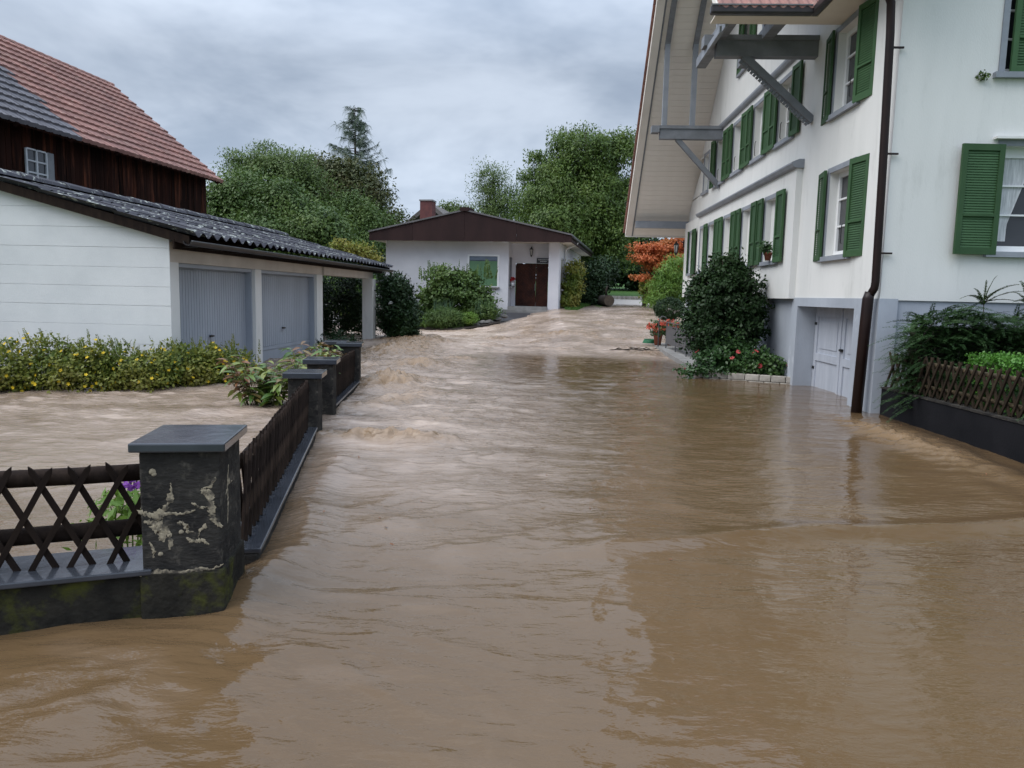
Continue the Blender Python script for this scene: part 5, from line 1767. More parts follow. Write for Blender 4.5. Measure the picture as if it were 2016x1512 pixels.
# blades on that lawn near the fence
r_ = rng(40)
n = 5200
P = np.stack([5.7 + r_.random(n) * 2.6, 5.5 + r_.random(n) * 5.3, np.full(n, 0.32)], 1)
hh = 0.05 + 0.06 * r_.random(n)
A = unit(np.stack([r_.normal(size=n) * 0.35, r_.normal(size=n) * 0.35, np.ones(n)], 1))
gq = leaf_quads(P + A * (hh * 0.5)[:, None], A, unit(r_.normal(size=(n, 3))), hh, np.full(n, 0.012))
tag(inst('grass', fastmesh('grass', gq, 4, G['grass'])), 'short green lawn grass behind the rustic fence', 'grass', kind='stuff')
# box hedge, bright and clipped
bh = thing('box_hedge', 'clipped bright green box hedge behind the rustic fence', 'hedge', (7.0, 9.6, 0.3))
r_ = rng(41)
n = 26000
u = r_.random((n, 3))
face = r_.random(n)
pts = np.empty((n, 3))
pts[:, 0] = -0.9 + u[:, 0] * 4.0
pts[:, 1] = -0.45 + u[:, 1] * 0.9
pts[:, 2] = u[:, 2] * 0.68
top = face < 0.45
pts[top, 2] = 0.66 + 0.03 * r_.normal(size=top.sum())
frn = (face >= 0.45) & (face < 0.8)
pts[frn, 1] = -0.45 + 0.025 * r_.normal(size=frn.sum())
sd = face >= 0.93
pts[sd, 0] = -0.9 + 0.03 * r_.normal(size=sd.sum())
pts[:, 2] += 0.012 * np.sin(pts[:, 0] * 5) + 0.008 * np.sin(pts[:, 1] * 9 + pts[:, 0] * 3)
A = unit(r_.normal(size=(n, 3)) + np.array([0, -0.2, 0.8]))
s = 0.03 + 0.022 * r_.random(n)
inst('foliage', fastmesh('foliage', leaf_quads(pts, A, unit(r_.normal(size=(n, 3)) + np.array([0, -0.5, 0.5])), s, s * 0.7), 4, G['box']), bh)
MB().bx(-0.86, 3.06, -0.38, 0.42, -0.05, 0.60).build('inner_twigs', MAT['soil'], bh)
# yew hedge against the end wall and spilling round the corner
yh = thing('yew_hedge', 'dark spreading yew hedge against the farmhouse wall by the downpipe', 'hedge', (6.6, 10.5, 0.3))
r_ = rng(42)
n = 3000
bs = np.stack([-1.05 + r_.random(n) * 4.4, -0.15 + r_.random(n) * 0.55 - 0.05, 0.08 + r_.random(n) ** 0.7 * 1.2], 1)
bs[:, 2] *= 1.0 - 0.10 * np.sin(bs[:, 0] * 2.2 + 1) ** 2
ang = r_.random(n) * 2 * PI
dr = np.stack([np.cos(ang) * 0.8, -0.35 - 0.75 * r_.random(n), 0.25 + 0.55 * (r_.random(n) - 0.3)], 1)
ln = 0.22 + 0.30 * r_.random(n)
q = sprays(r_, bs, dr, ln, 62, 0.050, 0.017, droop=0.35)
# sprays reaching left across the pipe and the cellar door
m_ = 130
bs2 = np.stack([-1.15 + 0.25 * r_.random(m_), -0.45 + 0.5 * r_.random(m_), -0.05 + 1.15 * r_.random(m_)], 1)
dr2 = np.stack([-0.8 - 0.3 * r_.random(m_), -0.25 + 0.35 * r_.normal(size=m_), 0.15 + 0.3 * r_.normal(size=m_)], 1)
q2 = sprays(r_, bs2, dr2, 0.22 + 0.36 * r_.random(m_), 62, 0.050, 0.017, droop=0.3)
m3 = 620  # yew along the fence; added dark leaves also stand in for shade there
bs3 = np.stack([-0.95 + 0.22 * r_.random(m3), -3.0 + 2.9 * r_.random(m3), 0.08 + 0.42 * r_.random(m3)], 1)
dr3 = np.stack([-0.2 - 0.3 * r_.random(m3), r_.normal(size=m3), 0.25 + 0.3 * r_.normal(size=m3)], 1)
q3 = sprays(r_, bs3, dr3, 0.14 + 0.16 * r_.random(m3), 62, 0.045, 0.016, droop=0.3)
inst('foliage', fastmesh('foliage', np.concatenate([q, q2, q3]), 4, G['yew']), yh)
lb = MB()
rr = random.Random(4)
for i in range(26):
    x = -1.0 + 4.3 * i / 25
    limb(lb, (x, 0.2, -0.1), (x + rr.uniform(-0.3, 0.3), rr.uniform(-0.3, 0.2), rr.uniform(0.6, 1.15)), 0.02, 0.006, i)
for i in range(0, m_, 5):
    limb(lb, (-0.95, 0.0, 0.3 + 0.4 * rr.random()), bs2[i], 0.012, 0.004, 90 + i)
lb.build('branches', MAT['bark'], yh, True)
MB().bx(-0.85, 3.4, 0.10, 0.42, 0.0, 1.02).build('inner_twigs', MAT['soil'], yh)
# tall feathery shoots above it
r_ = rng(43)
for (ux, lab) in ((0.30, 'tall feathery shoot rising above yew hedge against the white wall'), (0.93, 'feathery shoot at the right end of the yew hedge')):
    fs = thing('feathery_shoot', lab, 'plant', (6.35 + ux, 10.72, 0.9), 0, 'feathery shoots above the yew')
    nB = 9
    bs = np.array([[0, 0, 0.75 + 0.10 * r_.random()] for _ in range(nB)])
    an = np.linspace(-1.25, 1.25, nB)
    dr = np.stack([np.sin(an) * 0.9 + 0.05 * r_.normal(size=nB), -0.25 - 0.3 * r_.random(nB), np.cos(an) * 0.85 + 0.1], 1)
    ln = 0.42 + 0.36 * r_.random(nB)
    inst('fronds', fastmesh('fronds', sprays(r_, bs, dr, ln, 75, 0.042, 0.016, droop=0.35), 4, G['fern']), fs)
    lb = MB()
    limb(lb, (0, 0, -0.5), (0, 0, 0.8), 0.012, 0.006, 3, 0.03)
    for b, d_, l_ in zip(bs, dr, ln):
        d_ = unit(d_)
        lb.tube([tuple(b + d_ * l_ * t + np.array([0, 0, -1]) * t * t * l_ * 0.35) for t in (0, 0.35, 0.7, 1.0)], [0.006, 0.005, 0.003, 0.001], 5)
    lb.build('stem', MAT['bark'], fs, True)
# small tuft of ivy on the end wall beside the upper sill
iv = thing('wall_tuft', 'tiny green tuft growing on the white wall by the upper right sill', 'plant', hw(1.17, -0.02, 4.83))
me_, _ = crown_mesh('foliage', 79, [(0, -0.03, 0, 0.06, 0.02, 0.06)], 6, 10, 0.02, 0.045, 0.035, G['broad'], 0.3)
inst('foliage', me_, iv)

# ---------------------------------------------------------------- planter, ramp, railing by the farmhouse
slab('footpath', [(4.15, 16.4, 0.05), (5.6, 15.9, 0.10), (5.95, 26.0, 0.22), (4.66, 26.2, 0.17), (4.38, 22.0, 0.14), (4.22, 19.0, 0.10)], MAT['concrete'], depth=0.7)
pl = thing('stone_planter', 'low stone block planter edge below the dark holly bush', 'planter', (0, 0, 0))
MB().prism([(4.0, 15.75), (5.50, 15.02), (5.62, 15.9), (4.9, 17.6), (4.2, 17.2)], 2, -0.5, 0.10).build('soil', MAT['soil'], pl)
A_, B_ = Vector((4.02, 15.70, 0)), Vector((5.50, 14.90, 0))
d_ = (B_ - A_)
Lp = d_.length
ang = math.atan2(d_.y, d_.x)
rr = random.Random(2)
for row, (z0, z1) in enumerate(((-0.12, 0.015), (0.02, 0.145))):
    x = -0.1 * row
    while x < Lp:
        w_ = rr.uniform(0.22, 0.36)
        c = A_ + d_ / Lp * (x + w_ / 2)
        o = MB().bx(-w_ / 2 + 0.005, w_ / 2 - 0.005, -0.07, 0.07, z0, z1).build('stone', MAT['stone'], pl, bevel=0.012)
        o.location = (c.x, c.y, 0)
        o.rotation_euler = (0, 0, ang + rr.uniform(-0.02, 0.02))
        x += w_
ra = thing('path_railing', 'grey metal panel railing with top rail beside the farmhouse path', 'railing', (4.62, 22.7, 0.14), RAD(-90.5))
RL = 5.6
for i in range(5):
    u = RL * i / 4
    MB().tube([(u, 0, -0.1), (u, 0, 0.78 - 0.0)], 0.018, 8).build('post', MAT['railmetal'], ra)
MB().bx(0, RL, -0.02, 0.02, 0.77, 0.79).build('top_rail', MAT['railmetal'], ra)
MB().bx(0, RL, -0.015, 0.015, 0.655, 0.675).build('mid_rail', MAT['railmetal'], ra)
for i in range(4):
    MB().bx(RL * i / 4 + 0.02, RL * (i + 1) / 4 - 0.02, -0.008, 0.008, 0.14, 0.655).build('panel', MAT['railmetal'], ra)
for i in range(22):
    MB().bx(RL * (i + 0.5) / 22 - 0.006, RL * (i + 0.5) / 22 + 0.006, -0.006, 0.006, 0.675, 0.77).build('baluster', MAT['railmetal'], ra)
hr = thing('hooked_handrail', 'thin hooked metal handrail post beside the coral geraniums', 'handrail', (4.50, 23.3, 0.12))
MB().tube([(0, 0, -0.2), (0, 0, 0.78), (0.02, 0, 0.90), (0.08, 0, 0.96), (0.16, 0, 0.95), (0.24, -0.05, 0.88)], 0.017, 8).build('tube', MAT['railmetal'], hr, True)
tp = thing('geranium_tub', 'terracotta tub of coral geraniums at the end of the path railing', 'flower pot', (4.60, 23.9, 0.15))
MB().lathe([(0.10, 0.0), (0.15, 0.36), (0.165, 0.36), (0.165, 0.41), (0.14, 0.41)], 16).build('pot', MAT['terracotta'], tp, True)
me_, _ = crown_mesh('foliage', 81, [(0, 0, 0.50, 0.28, 0.28, 0.20)], 40, 14, 0.07, 0.09, 0.07, G['rose'], 0.4)
inst('foliage', me_, tp)
me_, _ = crown_mesh('flowers', 82, [(-0.05, -0.1, 0.60, 0.32, 0.28, 0.18)], 26, 14, 0.04, 0.055, 0.05, MAT['coral'], 0.75)
inst('flowers', me_, tp)['kind'] = 'stuff'
tp2 = thing('geranium_tub', 'second geranium tub with red orange blooms nearer the farmhouse wall', 'flower pot', (5.05, 23.9, 0.15))
MB().lathe([(0.14, 0.0), (0.20, 0.28), (0.22, 0.28), (0.22, 0.33), (0.18, 0.33)], 16).build('pot', MAT['terracotta'], tp2, True)
me_, _ = crown_mesh('foliage', 83, [(0, 0, 0.48, 0.34, 0.30, 0.22)], 40, 14, 0.07, 0.09, 0.07, G['bright'], 0.4)
inst('foliage', me_, tp2)
me_, _ = crown_mesh('flowers', 84, [(-0.05, -0.1, 0.68, 0.30, 0.25, 0.14)], 16, 14, 0.04, 0.055, 0.05, MAT['coral'], 0.75)
inst('flowers', me_, tp2)['kind'] = 'stuff'
st_ = thing('strap_leaf_plant', 'arching light green strap leaf plant behind the path railing', 'plant', (5.05, 22.6, 0.17))
r_ = rng(85)
P = []
for i in range(26):
    a = r_.random() * 2 * PI
    d0 = np.array([math.cos(a), math.sin(a), 0])
    ln_ = 0.5 + 0.5 * r_.random()
    prev = np.array([0, 0, 0.0])
    for k in range(4):
        t = (k + 1) / 4
        nxt = d0 * ln_ * 0.55 * t ** 1.4 + np.array([0, 0, ln_ * (t - 0.35 * t * t)])
        w_ = 0.03 * (1.2 - t)
        sd_ = np.cross(d0, [0, 0, 1]) * (0.04 * (1.15 - t) + 0.004)
        sp_ = np.cross(d0, [0, 0, 1]) * (0.04 * (1.15 - max(0, t - 0.25)) + 0.004)
        P += [prev - sp_, prev + sp_, nxt + sd_, nxt - sd_]
        prev = nxt
inst('leaves', fastmesh('leaves', np.array(P), 4, G['bright']), st_)
hs = thing('green_hose_coil', 'low coil of green hose on the path by the hooked handrail', 'hose', (4.44, 24.3, 0.17))
mb = MB()
mb.tube([(0.24 * math.cos(t * 0.5) * (1 - t * 0.003), 0.24 * math.sin(t * 0.5) * 0.9, 0.02 + t * 0.0016) for t in range(70)], 0.018, 6)
mb.build('tube', MAT['hose'], hs, True)
holly = shrub('holly_bush', 'big dark rounded evergreen bush in front of the farmhouse wall', (4.66, 16.55, 0.1),
              [(4.60, 16.55, 1.45, 0.90, 0.80, 0.95), (4.60, 16.5, 0.95, 0.90, 0.8, 0.66), (4.60, 16.55, 2.10, 0.58, 0.5, 0.50), (4.62, 16.5, 2.45, 0.22, 0.25, 0.25)], 900, 46, 0.095, 0.075, 0.05, G['dark'], 101, 'bush', shell=0.35)
shrub('rose_bush', 'low rose bush with red blooms in the stone planter', (4.9, 15.75, 0.08),
      [(4.25, 15.75, 0.30, 0.45, 0.35, 0.30), (4.9, 15.65, 0.36, 0.55, 0.40, 0.36), (5.35, 15.5, 0.33, 0.32, 0.35, 0.28), (4.55, 15.9, 0.55, 0.4, 0.35, 0.3), (3.78, 15.62, 0.15, 0.28, 0.2, 0.10)],
      300, 26, 0.08, 0.075, 0.05, G['rose'], 102, 'bush', stems=12, shell=0.4, flowers=(10, MAT['pinkred'], 0.06, 9))

# ---------------------------------------------------------------- left yard planting
yb = [(-7.9, 11.6, 0.74), (-6.95, 11.75, 0.70), (-6.1, 12.1, 0.58), (-5.45, 12.75, 0.62), (-5.22, 13.3, 0.46)]
names = ['first low shrub with yellow flowers at left picture edge', 'second low yellow flowered shrub before the white garage wall', 'third yellow flowered shrub in the row, below the wall corner',
         'fourth yellow flowered shrub, before the first garage door', 'last small yellow flowered shrub of the row, nearest the fence']
for i, (x, y, h) in enumerate(yb):
    shr = shrub('yellow_flower_shrub', names[i], (x, y, 0.0), [(x, y, h * 0.45, 0.62, 0.5, h * 0.55), (x + 0.3, y + 0.1, h * 0.75, 0.32, 0.32, h * 0.38), (x - 0.3, y, h * 0.8, 0.25, 0.3, h * 0.35), (x + 0.05, y - 0.1, h * 0.25, 0.62, 0.45, h * 0.3)],
          230, 30, 0.085, 0.06, 0.034, G['stjohn'], 110 + i, 'shrub', 'yellow flowered shrubs before the garage', stems=14, shell=0.35, flowers=(85, MAT['yellowflower'], 0.034, 5))
    r_ = rng(500 + i)
    nS_ = 16
    bs = np.stack([0.55 * r_.normal(size=nS_), 0.25 * r_.normal(size=nS_), h * (0.75 + 0.3 * r_.random(nS_))], 1)
    inst('sprigs', fastmesh('sprigs', sprays(r_, bs, np.stack([0.3 * r_.normal(size=nS_), 0.3 * r_.normal(size=nS_), np.ones(nS_)], 1), 0.12 + 0.16 * r_.random(nS_), 50, 0.055, 0.03, droop=0.0), 4, G['stjohn']), bpy.data.objects[shr.name])['kind'] = 'stuff'


def leaf_mesh3(name, L, W, mat):
    """a single folded leaf, base at the origin, tip along +x, drooping"""
    mb = MB()
    prof = [(0, 0.0), (0.25, 0.38), (0.5, 0.5), (0.75, 0.34), (1.0, 0.0)]
    for t, w_ in prof:
        z = 0.16 * t - 0.42 * t * t
        mb.v += [(t * L, -w_ * W, z * L + abs(w_) * W * 0.35), (t * L, 0, z * L), (t * L, w_ * W, z * L + abs(w_) * W * 0.35)]
    for i in range(4):
        k = 3 * i
        mb.f += [(k, k + 3, k + 4, k + 1), (k + 1, k + 4, k + 5, k + 2)]
    return mb.mesh(name, mat, True)


lm = [leaf_mesh3('leaf', 0.19, 0.055, G['peony']), leaf_mesh3('leaf', 0.18, 0.05, G['peony2']), leaf_mesh3('leaf', 0.12, 0.05, G['dry'])]


def obj_leaf_material(name, cols):
    m = ML(name, cols, 0.38, 0.18, 0.5)
    n, l = m.node_tree.nodes, m.node_tree.links
    oi = n.new('ShaderNodeObjectInfo')
    ramp = [x for x in n if x.type == 'VALTORGB'][0]
    l.new(oi.outputs['Random'], ramp.inputs[0])
    return m


for me_, nm, c in ((lm[0], 'peony_leaf', [(0.055, 0.12, 0.02), (0.12, 0.19, 0.03), (0.21, 0.23, 0.045)]), (lm[1], 'peony_leaf_bronze', [(0.17, 0.08, 0.04), (0.22, 0.17, 0.045), (0.12, 0.05, 0.035)]), (lm[2], 'dead_leaf', [(0.24, 0.11, 0.05), (0.15, 0.07, 0.035)])):
    me_.materials.clear()
    me_.materials.append(obj_leaf_material(nm, c))
rr = random.Random(8)
for k, (bx_, by_, nst, H, spread, lab, bz, nd) in enumerate(((-3.50, 10.5, 30, 0.70, 0.50, 'leafy green peony plant with browned lower leaves by the garden gate', 0.10, 10),
                                                              (-3.02, 11.3, 24, 0.78, 0.42, 'middle peony plant behind the gate pillars', 0.35, 2), (-3.15, 12.5, 22, 0.84, 0.40, 'bronze tinged peony plant nearest the farthest pillar', 0.75, 2))):
    pe = thing('peony_plant', lab, 'plant', (bx_, by_, 0.0), 0, 'peony plants inside the fence')
    stm = MB()
    for i in range(nst):
        a = rr.uniform(0, 2 * PI)
        rad = spread * math.sqrt(rr.random())
        tx, ty, tz = rad * math.cos(a) * 1.2, rad * math.sin(a), H * rr.uniform(0.55, 1.0)
        stm.tube([(tx * 0.3, ty * 0.3, -0.2), (tx * 0.6, ty * 0.6, tz * 0.5), (tx, ty, tz)], [0.008, 0.006, 0.004], 5)
        for j in range(12):
            t = 0.2 + 0.8 * j / 11
            b = rr.uniform(0, 2 * PI)
            me_ = lm[1] if rr.random() < bz else lm[0]
            if k == 0 and tx < -0.28 and rr.random() < 0.6:
                me_ = lm[2]
            inst('leaf', me_, pe, (tx * (0.3 + 0.7 * t), ty * (0.3 + 0.7 * t), tz * t), (rr.uniform(-0.4, 0.4), rr.uniform(-0.45, 0.35), b), (rr.uniform(1.0, 1.5),) * 3)
    stm.build('stems', M('peony_stem%d' % k if False else 'peony_stem', (0.09, 0.07, 0.03), (0.06, 0.08, 0.02), 5, 0.6), pe, True)
shrub('small_dark_shrub', 'small dark round shrub at foot of the second garage pier', (-4.55, 19.6, 0.0), [(-4.55, 19.6, 0.28, 0.48, 0.42, 0.32)], 120, 24, 0.07, 0.06, 0.03, G['dark'], 130, stems=5)
ph_ = thing('phlox_plant', 'purple flowered phlox seen through the lattice beside big pillar', 'plant', (-2.36, 4.5, 0.0))
me_, _ = crown_mesh('foliage', 140, [(0, 0, 0.26, 0.22, 0.2, 0.16)], 20, 12, 0.07, 0.10, 0.028, G['bright'], 0.3)
inst('foliage', me_, ph_)
me_, _ = crown_mesh('flowers', 141, [(0.06, 0, 0.48, 0.09, 0.09, 0.05)], 14, 12, 0.03, 0.03, 0.028, MAT['purple'], 0.4)
inst('flowers', me_, ph_)['kind'] = 'stuff'
stm = MB()
for i in range(6):
    stm.tube([(0.02 * i - 0.05, 0.01 * i, -0.2), (0.03 * i - 0.07, 0.012 * i, 0.2), (0.03 * i - 0.03, 0.01 * i, 0.46)], 0.005, 5)
stm.build('stems', G['bright'], ph_)

# ---------------------------------------------------------------- greenery round the carport
shrub('laurel_hedge', 'dark laurel hedge closing the back of the carport', (-7.4, 27.8, 0.0), [(-8.2, 27.9, 1.1, 1.4, 1.0, 1.3), (-6.6, 27.6, 1.1, 1.3, 0.9, 1.25), (-5.6, 27.4, 1.15, 0.8, 0.7, 1.2), (-9.8, 28.0, 1.1, 1.3, 0.9, 1.2)],
      760, 40, 0.17, 0.12, 0.05, G['dark'], 150, 'hedge', stems=10, shell=0.6)
shrub('bright_shrub', 'bright green shrub glimpsed under the carport beam above the laurel', (-7.6, 31.5, 0.0), [(-7.6, 31.5, 1.6, 1.9, 0.8, 0.85), (-9.6, 31.5, 1.5, 1.5, 0.8, 0.8)], 260, 26, 0.2, 0.14, 0.07, G['bright'], 151, stems=8)
lau = shrub('laurel_bush', 'tall dark laurel bush right of the carport post with one white bloom', (-4.0, 25.9, 0.0),
            [(-4.0, 25.9, 1.0, 0.62, 0.6, 1.0), (-4.05, 25.9, 1.75, 0.5, 0.5, 0.5), (-3.75, 25.8, 0.7, 0.55, 0.5, 0.7)], 620, 34, 0.12, 0.12, 0.045, G['dark'], 152, 'bush', stems=8, shell=0.4)
me_, _ = crown_mesh('bloom', 153, [(-0.12, -0.62, 1.28, 0.04, 0.02, 0.04)], 4, 10, 0.02, 0.07, 0.06, MAT['whiteflower'], 0.3)
inst('bloom', me_, lau)

# ---------------------------------------------------------------- bungalow garden
slab('garden_bed', [tuple(at(808, 634, 33.4)[:2]) + (0.06,), tuple(at(900, 640, 32.0)[:2]) + (0.10,), tuple(at(985, 628, 33.2)[:2]) + (0.42,), (-0.9, 36.6, 0.80), (-6.6, 37.6, 0.55), (-6.4, 35.2, 0.2)], MAT['soil'], depth=0.8)
slab('driveway', [(-1.9, 33.2, 0.20), (1.0, 34.6, 0.66), (2.3, 35.3, 0.86), (1.9, 36.2, 0.93), (-0.55, 36.5, 0.86), (-0.9, 35.0, 0.62)], MAT['asphalt'], depth=0.9)
bb = at(900, 600, 34.4)
big = shrub('lilac_shrub', 'large leafy green shrub in front of the bungalow window', (bb.x, 34.6, 0.5),
            [tuple(at(900, 580, 34.6)) + (1.55, 0.8, 0.95), tuple(at(860, 590, 34.6)) + (0.85, 0.7, 0.9), tuple(at(945, 600, 34.5)) + (0.85, 0.6, 0.7), tuple(at(885, 545, 34.7)) + (1.1, 0.6, 0.55), tuple(at(835, 620, 34.4)) + (0.6, 0.5, 0.5)],
            460, 30, 0.16, 0.15, 0.10, G['broad'], 160, 'shrub', stems=16, shell=0.5)
# upright leading shoots
r_ = rng(161)
n = 17
bs = np.array([tuple(Vector(at(float(px), 545 + 12 * r_.random(), 34.6)) - Vector((bb.x, 34.6, 0.5))) for px in np.linspace(828, 975, n)])
dr = np.stack([0.12 * r_.normal(size=n), 0.1 * r_.normal(size=n), np.ones(n)], 1)
inst('shoots', fastmesh('shoots', sprays(r_, bs, dr, 0.5 + 0.45 * r_.random(n), 16, 0.17, 0.10, droop=0.0), 4, G['broad']), big)['kind'] = 'stuff'
shrub('rosemary_shrub', 'mid green feathery mound at the front edge of the bungalow bed', tuple(at(880, 640, 32.8)), [tuple(at(878, 628, 32.9)) + (0.95, 0.6, 0.42)], 260, 26, 0.12, 0.16, 0.022, G['broad'], 163, stems=6, droop=0.5)
shrub('low_shrub', 'low bright green mound at left end of the bungalow bed', tuple(at(832, 640, 33.4)), [tuple(at(832, 634, 33.4)) + (0.6, 0.4, 0.22)], 140, 22, 0.09, 0.09, 0.03, G['bright'], 164, stems=4)
shrub('low_shrub', 'small yellow green tuft above the garden rocks', tuple(at(928, 632, 32.8)), [tuple(at(925, 628, 32.9)) + (0.35, 0.35, 0.28)], 90, 20, 0.07, 0.11, 0.03, G['bright'], 165, stems=4)
shrub('low_shrub', 'grey green mound at right end of the bungalow bed', tuple(at(965, 618, 33.6)), [tuple(at(962, 615, 33.7)) + (0.55, 0.45, 0.4), tuple(at(940, 608, 34.0)) + (0.55, 0.45, 0.45)], 200, 24, 0.11, 0.12, 0.03, G['broad'], 166, stems=5)
for kk, (px, n_, lab) in enumerate(((872, 60, 'pale bladed iris clump in front of the large bungalow shrub'), (955, 50, 'upright bladed iris clump below the bungalow roller shutter'))):
    ir = thing('iris_clump', lab, 'plant', tuple(at(px, 625, 33.6)), 0, 'iris clumps in the bungalow bed')
    r_ = rng(167 + kk)
    P = []
    for i in range(n_):
        a, x, y = r_.random() * 2 * PI, 0.9 * (r_.random() - 0.5), 0.5 * (r_.random() - 0.5)
        h = 0.5 + 0.5 * r_.random()
        P.append(leaf_quads(np.array([[x, y, h * 0.5]]), np.array([[0.25 * math.cos(a), 0.25 * math.sin(a), 1]]), np.array([[math.sin(a), -1, 0.1]]), [h], [0.035]))
    inst('blades', fastmesh('blades', np.concatenate(P), 4, G['bluegrass']), ir)['kind'] = 'stuff'
rr = random.Random(21)
rk_labels = ['leftmost pale rock edging the bungalow bed', 'largest pale rock edging the bungalow bed', 'middle rock edging the bungalow bed', 'rock edging the bed beside the driveway', 'last small rock up the bed edge by the steps']
for i, (px, py, s) in enumerate(((937, 634, 0.16), (951, 632, 0.20), (964, 629, 0.17), (979, 623, 0.15), (993, 617, 0.13))):
    c = at(px, py, 32.9 + i * 0.25)
    mb = MB()
    n = 9
    prof = []
    for j in range(6):
        t = j / 5
        for k in range(n):
            a = 2 * PI * k / n
            q = s * (math.sin(0.25 + t * 2.7) * 1.05) * rr.uniform(0.82, 1.15)
            mb.v.append((q * math.cos(a) * 1.25, q * math.sin(a), s * 1.3 * t - 0.1))
    for j in range(5):
        for k in range(n):
            mb.f.append((j * n + k, j * n + (k + 1) % n, (j + 1) * n + (k + 1) % n, (j + 1) * n + k))
    mb.f.append(tuple(5 * n + k for k in range(n)))
    o = mb.build('garden_rock', MAT['rock'])
    o.location = c - Vector((0, 0, 0.12))
    tag(o, rk_labels[i], 'rock', 'rocks edging the bungalow bed')
# strip of grass, yellow climber and dark shrubs right of the bungalow
slab('lawn', [(2.4, 35.6, 0.92), (4.3, 37.5, 1.06), (5.0, 41.5, 1.28), (3.6, 43.0, 1.30), (2.6, 38.0, 1.05)], MAT['lawn'], depth=0.9)
r_ = rng(44)
n = 3600
uu_, vv_ = r_.random(n), r_.random(n)
px_ = 2.45 + (1.9 * uu_) * (0.3 + 0.7 * vv_)
py_ = 35.8 + 5.2 * vv_
P = np.stack([px_, py_, 0.90 + 0.055 * (py_ - 35.6)], 1)
hh = 0.10 + 0.12 * r_.random(n)
A = unit(np.stack([r_.normal(size=n) * 0.35, r_.normal(size=n) * 0.35, np.ones(n)], 1))
tag(inst('grass', fastmesh('grass', leaf_quads(P + A * (hh * 0.5)[:, None], A, unit(r_.normal(size=(n, 3))), hh, np.full(n, 0.03)), 4, G['grass'])), 'green grass strip at the right corner of the bungalow', 'grass', kind='stuff')
shrub('yellow_climber', 'yellow green climber against the bungalow side wall', (2.75, 37.6, 0.9),
      [tuple(at(1132, 535, 37.8)) + (0.45, 0.5, 0.55), tuple(at(1128, 565, 37.6)) + (0.5, 0.5, 0.6), tuple(at(1120, 592, 37.2)) + (0.5, 0.5, 0.45)], 260, 26, 0.13, 0.14, 0.06, G['yellow'], 170, 'climber', stems=8, droop=0.5)
shrub('dark_shrub', 'dark green shrub between the yellow climber and the road end', (4.4, 41.0, 1.0),
      [tuple(at(1170, 556, 41.0)) + (0.75, 0.8, 1.0), tuple(at(1160, 583, 40.5)) + (0.6, 0.7, 0.6), tuple(at(1185, 530, 42.0)) + (0.95, 0.8, 0.6)], 360, 26, 0.2, 0.18, 0.08, G['dark'], 171, 'shrub', stems=8)
lg = thing('cut_log', 'round cut log lying half in the water at the road end', 'log', tuple(at(1199, 592, 38.6)), RAD(8))
mb = MB()
mb.tube([(0, 0, 0), (0, 1.5, 0)], 0.28, 18)
mb.build('trunk', MAT['bark'], lg, True)
MB().tube([(0, -0.006, 0), (0, 0.0, 0)], 0.255, 18).build('cut_face', MAT['logend'], lg)
MB().tube([(-0.05, 0.3, 0.2), (-0.12, 0.25, 0.5), (-0.05, 0.2, 0.75)], [0.06, 0.05, 0.03], 7).build('stub', MAT['bark'], lg, True)

# ---------------------------------------------------------------- red maple, shrubs by the far corner of the farmhouse
tree('red_maple', 'orange red maple tree beyond the far corner of the farmhouse', (6.9, 40.0, 1.1),
     [tuple(at(1290, 490, 39.0)) + (1.2, 1.0, 0.20), tuple(at(1335, 482, 39.5)) + (1.1, 1.0, 0.26), tuple(at(1285, 508, 38.8)) + (1.15, 0.9, 0.20), tuple(at(1330, 508, 39.2)) + (1.2, 1.0, 0.22),
      tuple(at(1310, 524, 38.7)) + (1.2, 0.9, 0.20), tuple(at(1262, 546, 38.4)) + (0.6, 0.5, 0.13), tuple(at(1250, 556, 38.3)) + (0.25, 0.3, 0.08)],
     400, 34, 0.13, 0.13, 0.085, G['maple'], 180, 0.12, 1.4, nl=14, droop=0.3,
     extra=[([tuple(at(1283, 575, 38.6)) + (0.5, 0.5, 0.6), tuple(at(1275, 562, 38.5)) + (0.4, 0.4, 0.3)], 70, 26, G['yellow'])])
shrub('bamboo_shrub', 'light green bamboo like shrub below the red maple', (6.75, 34.5, 0.9),
      [tuple(at(1325, 535, 34.5)) + (0.70, 0.6, 0.55), tuple(at(1308, 570, 34.3)) + (0.80, 0.6, 0.60), tuple(at(1296, 592, 34.2)) + (0.55, 0.5, 0.4), tuple(at(1330, 518, 34.6)) + (0.5, 0.5, 0.3), tuple(at(1335, 570, 34.8)) + (0.7, 0.6, 0.8)], 380, 24, 0.15, 0.16, 0.035, G['bright'], 181, 'shrub', stems=16, droop=0.8)
tp_ = shrub('clipped_dome', 'dark clipped evergreen dome beside the far farmhouse corner', tuple(at(1318, 622, 31.0)),
            [tuple(at(1318, 608, 31.0)) + (0.58, 0.6, 0.44)], 420, 26, 0.045, 0.05, 0.03, G['dark'], 182, 'bush', stems=4, shell=0.9)
slab('lawn', [(3.2, 47.4, 1.50), (24.0, 46.4, 1.50), (24.0, 75.0, 2.95), (-8.0, 75.0, 2.95), (-8.0, 50.0, 1.60)], MAT['lawn'], depth=1.2)
slab('gravel_strip', [(3.2, 44.2, 1.205), (14.0, 43.6, 1.215), (14.0, 46.8, 1.50), (3.2, 47.3, 1.49)], MAT['gravel'], depth=0.9)
# far edging stones
ed = thing('stone_edging', 'row of small pale edging stones across the road end', 'edging', tuple(at(1230, 586, 47.3)))
em_ = MB().bx(-0.09, 0.09, -0.08, 0.08, -0.2, 0.09).mesh('stone', MAT['stone'])
for i in range(12):
    inst('stone', em_, ed, (-0.85 + 0.165 * i, 0.02 * (i % 3), 0.01 * (i % 2)), (0, 0, 0.1 * i))

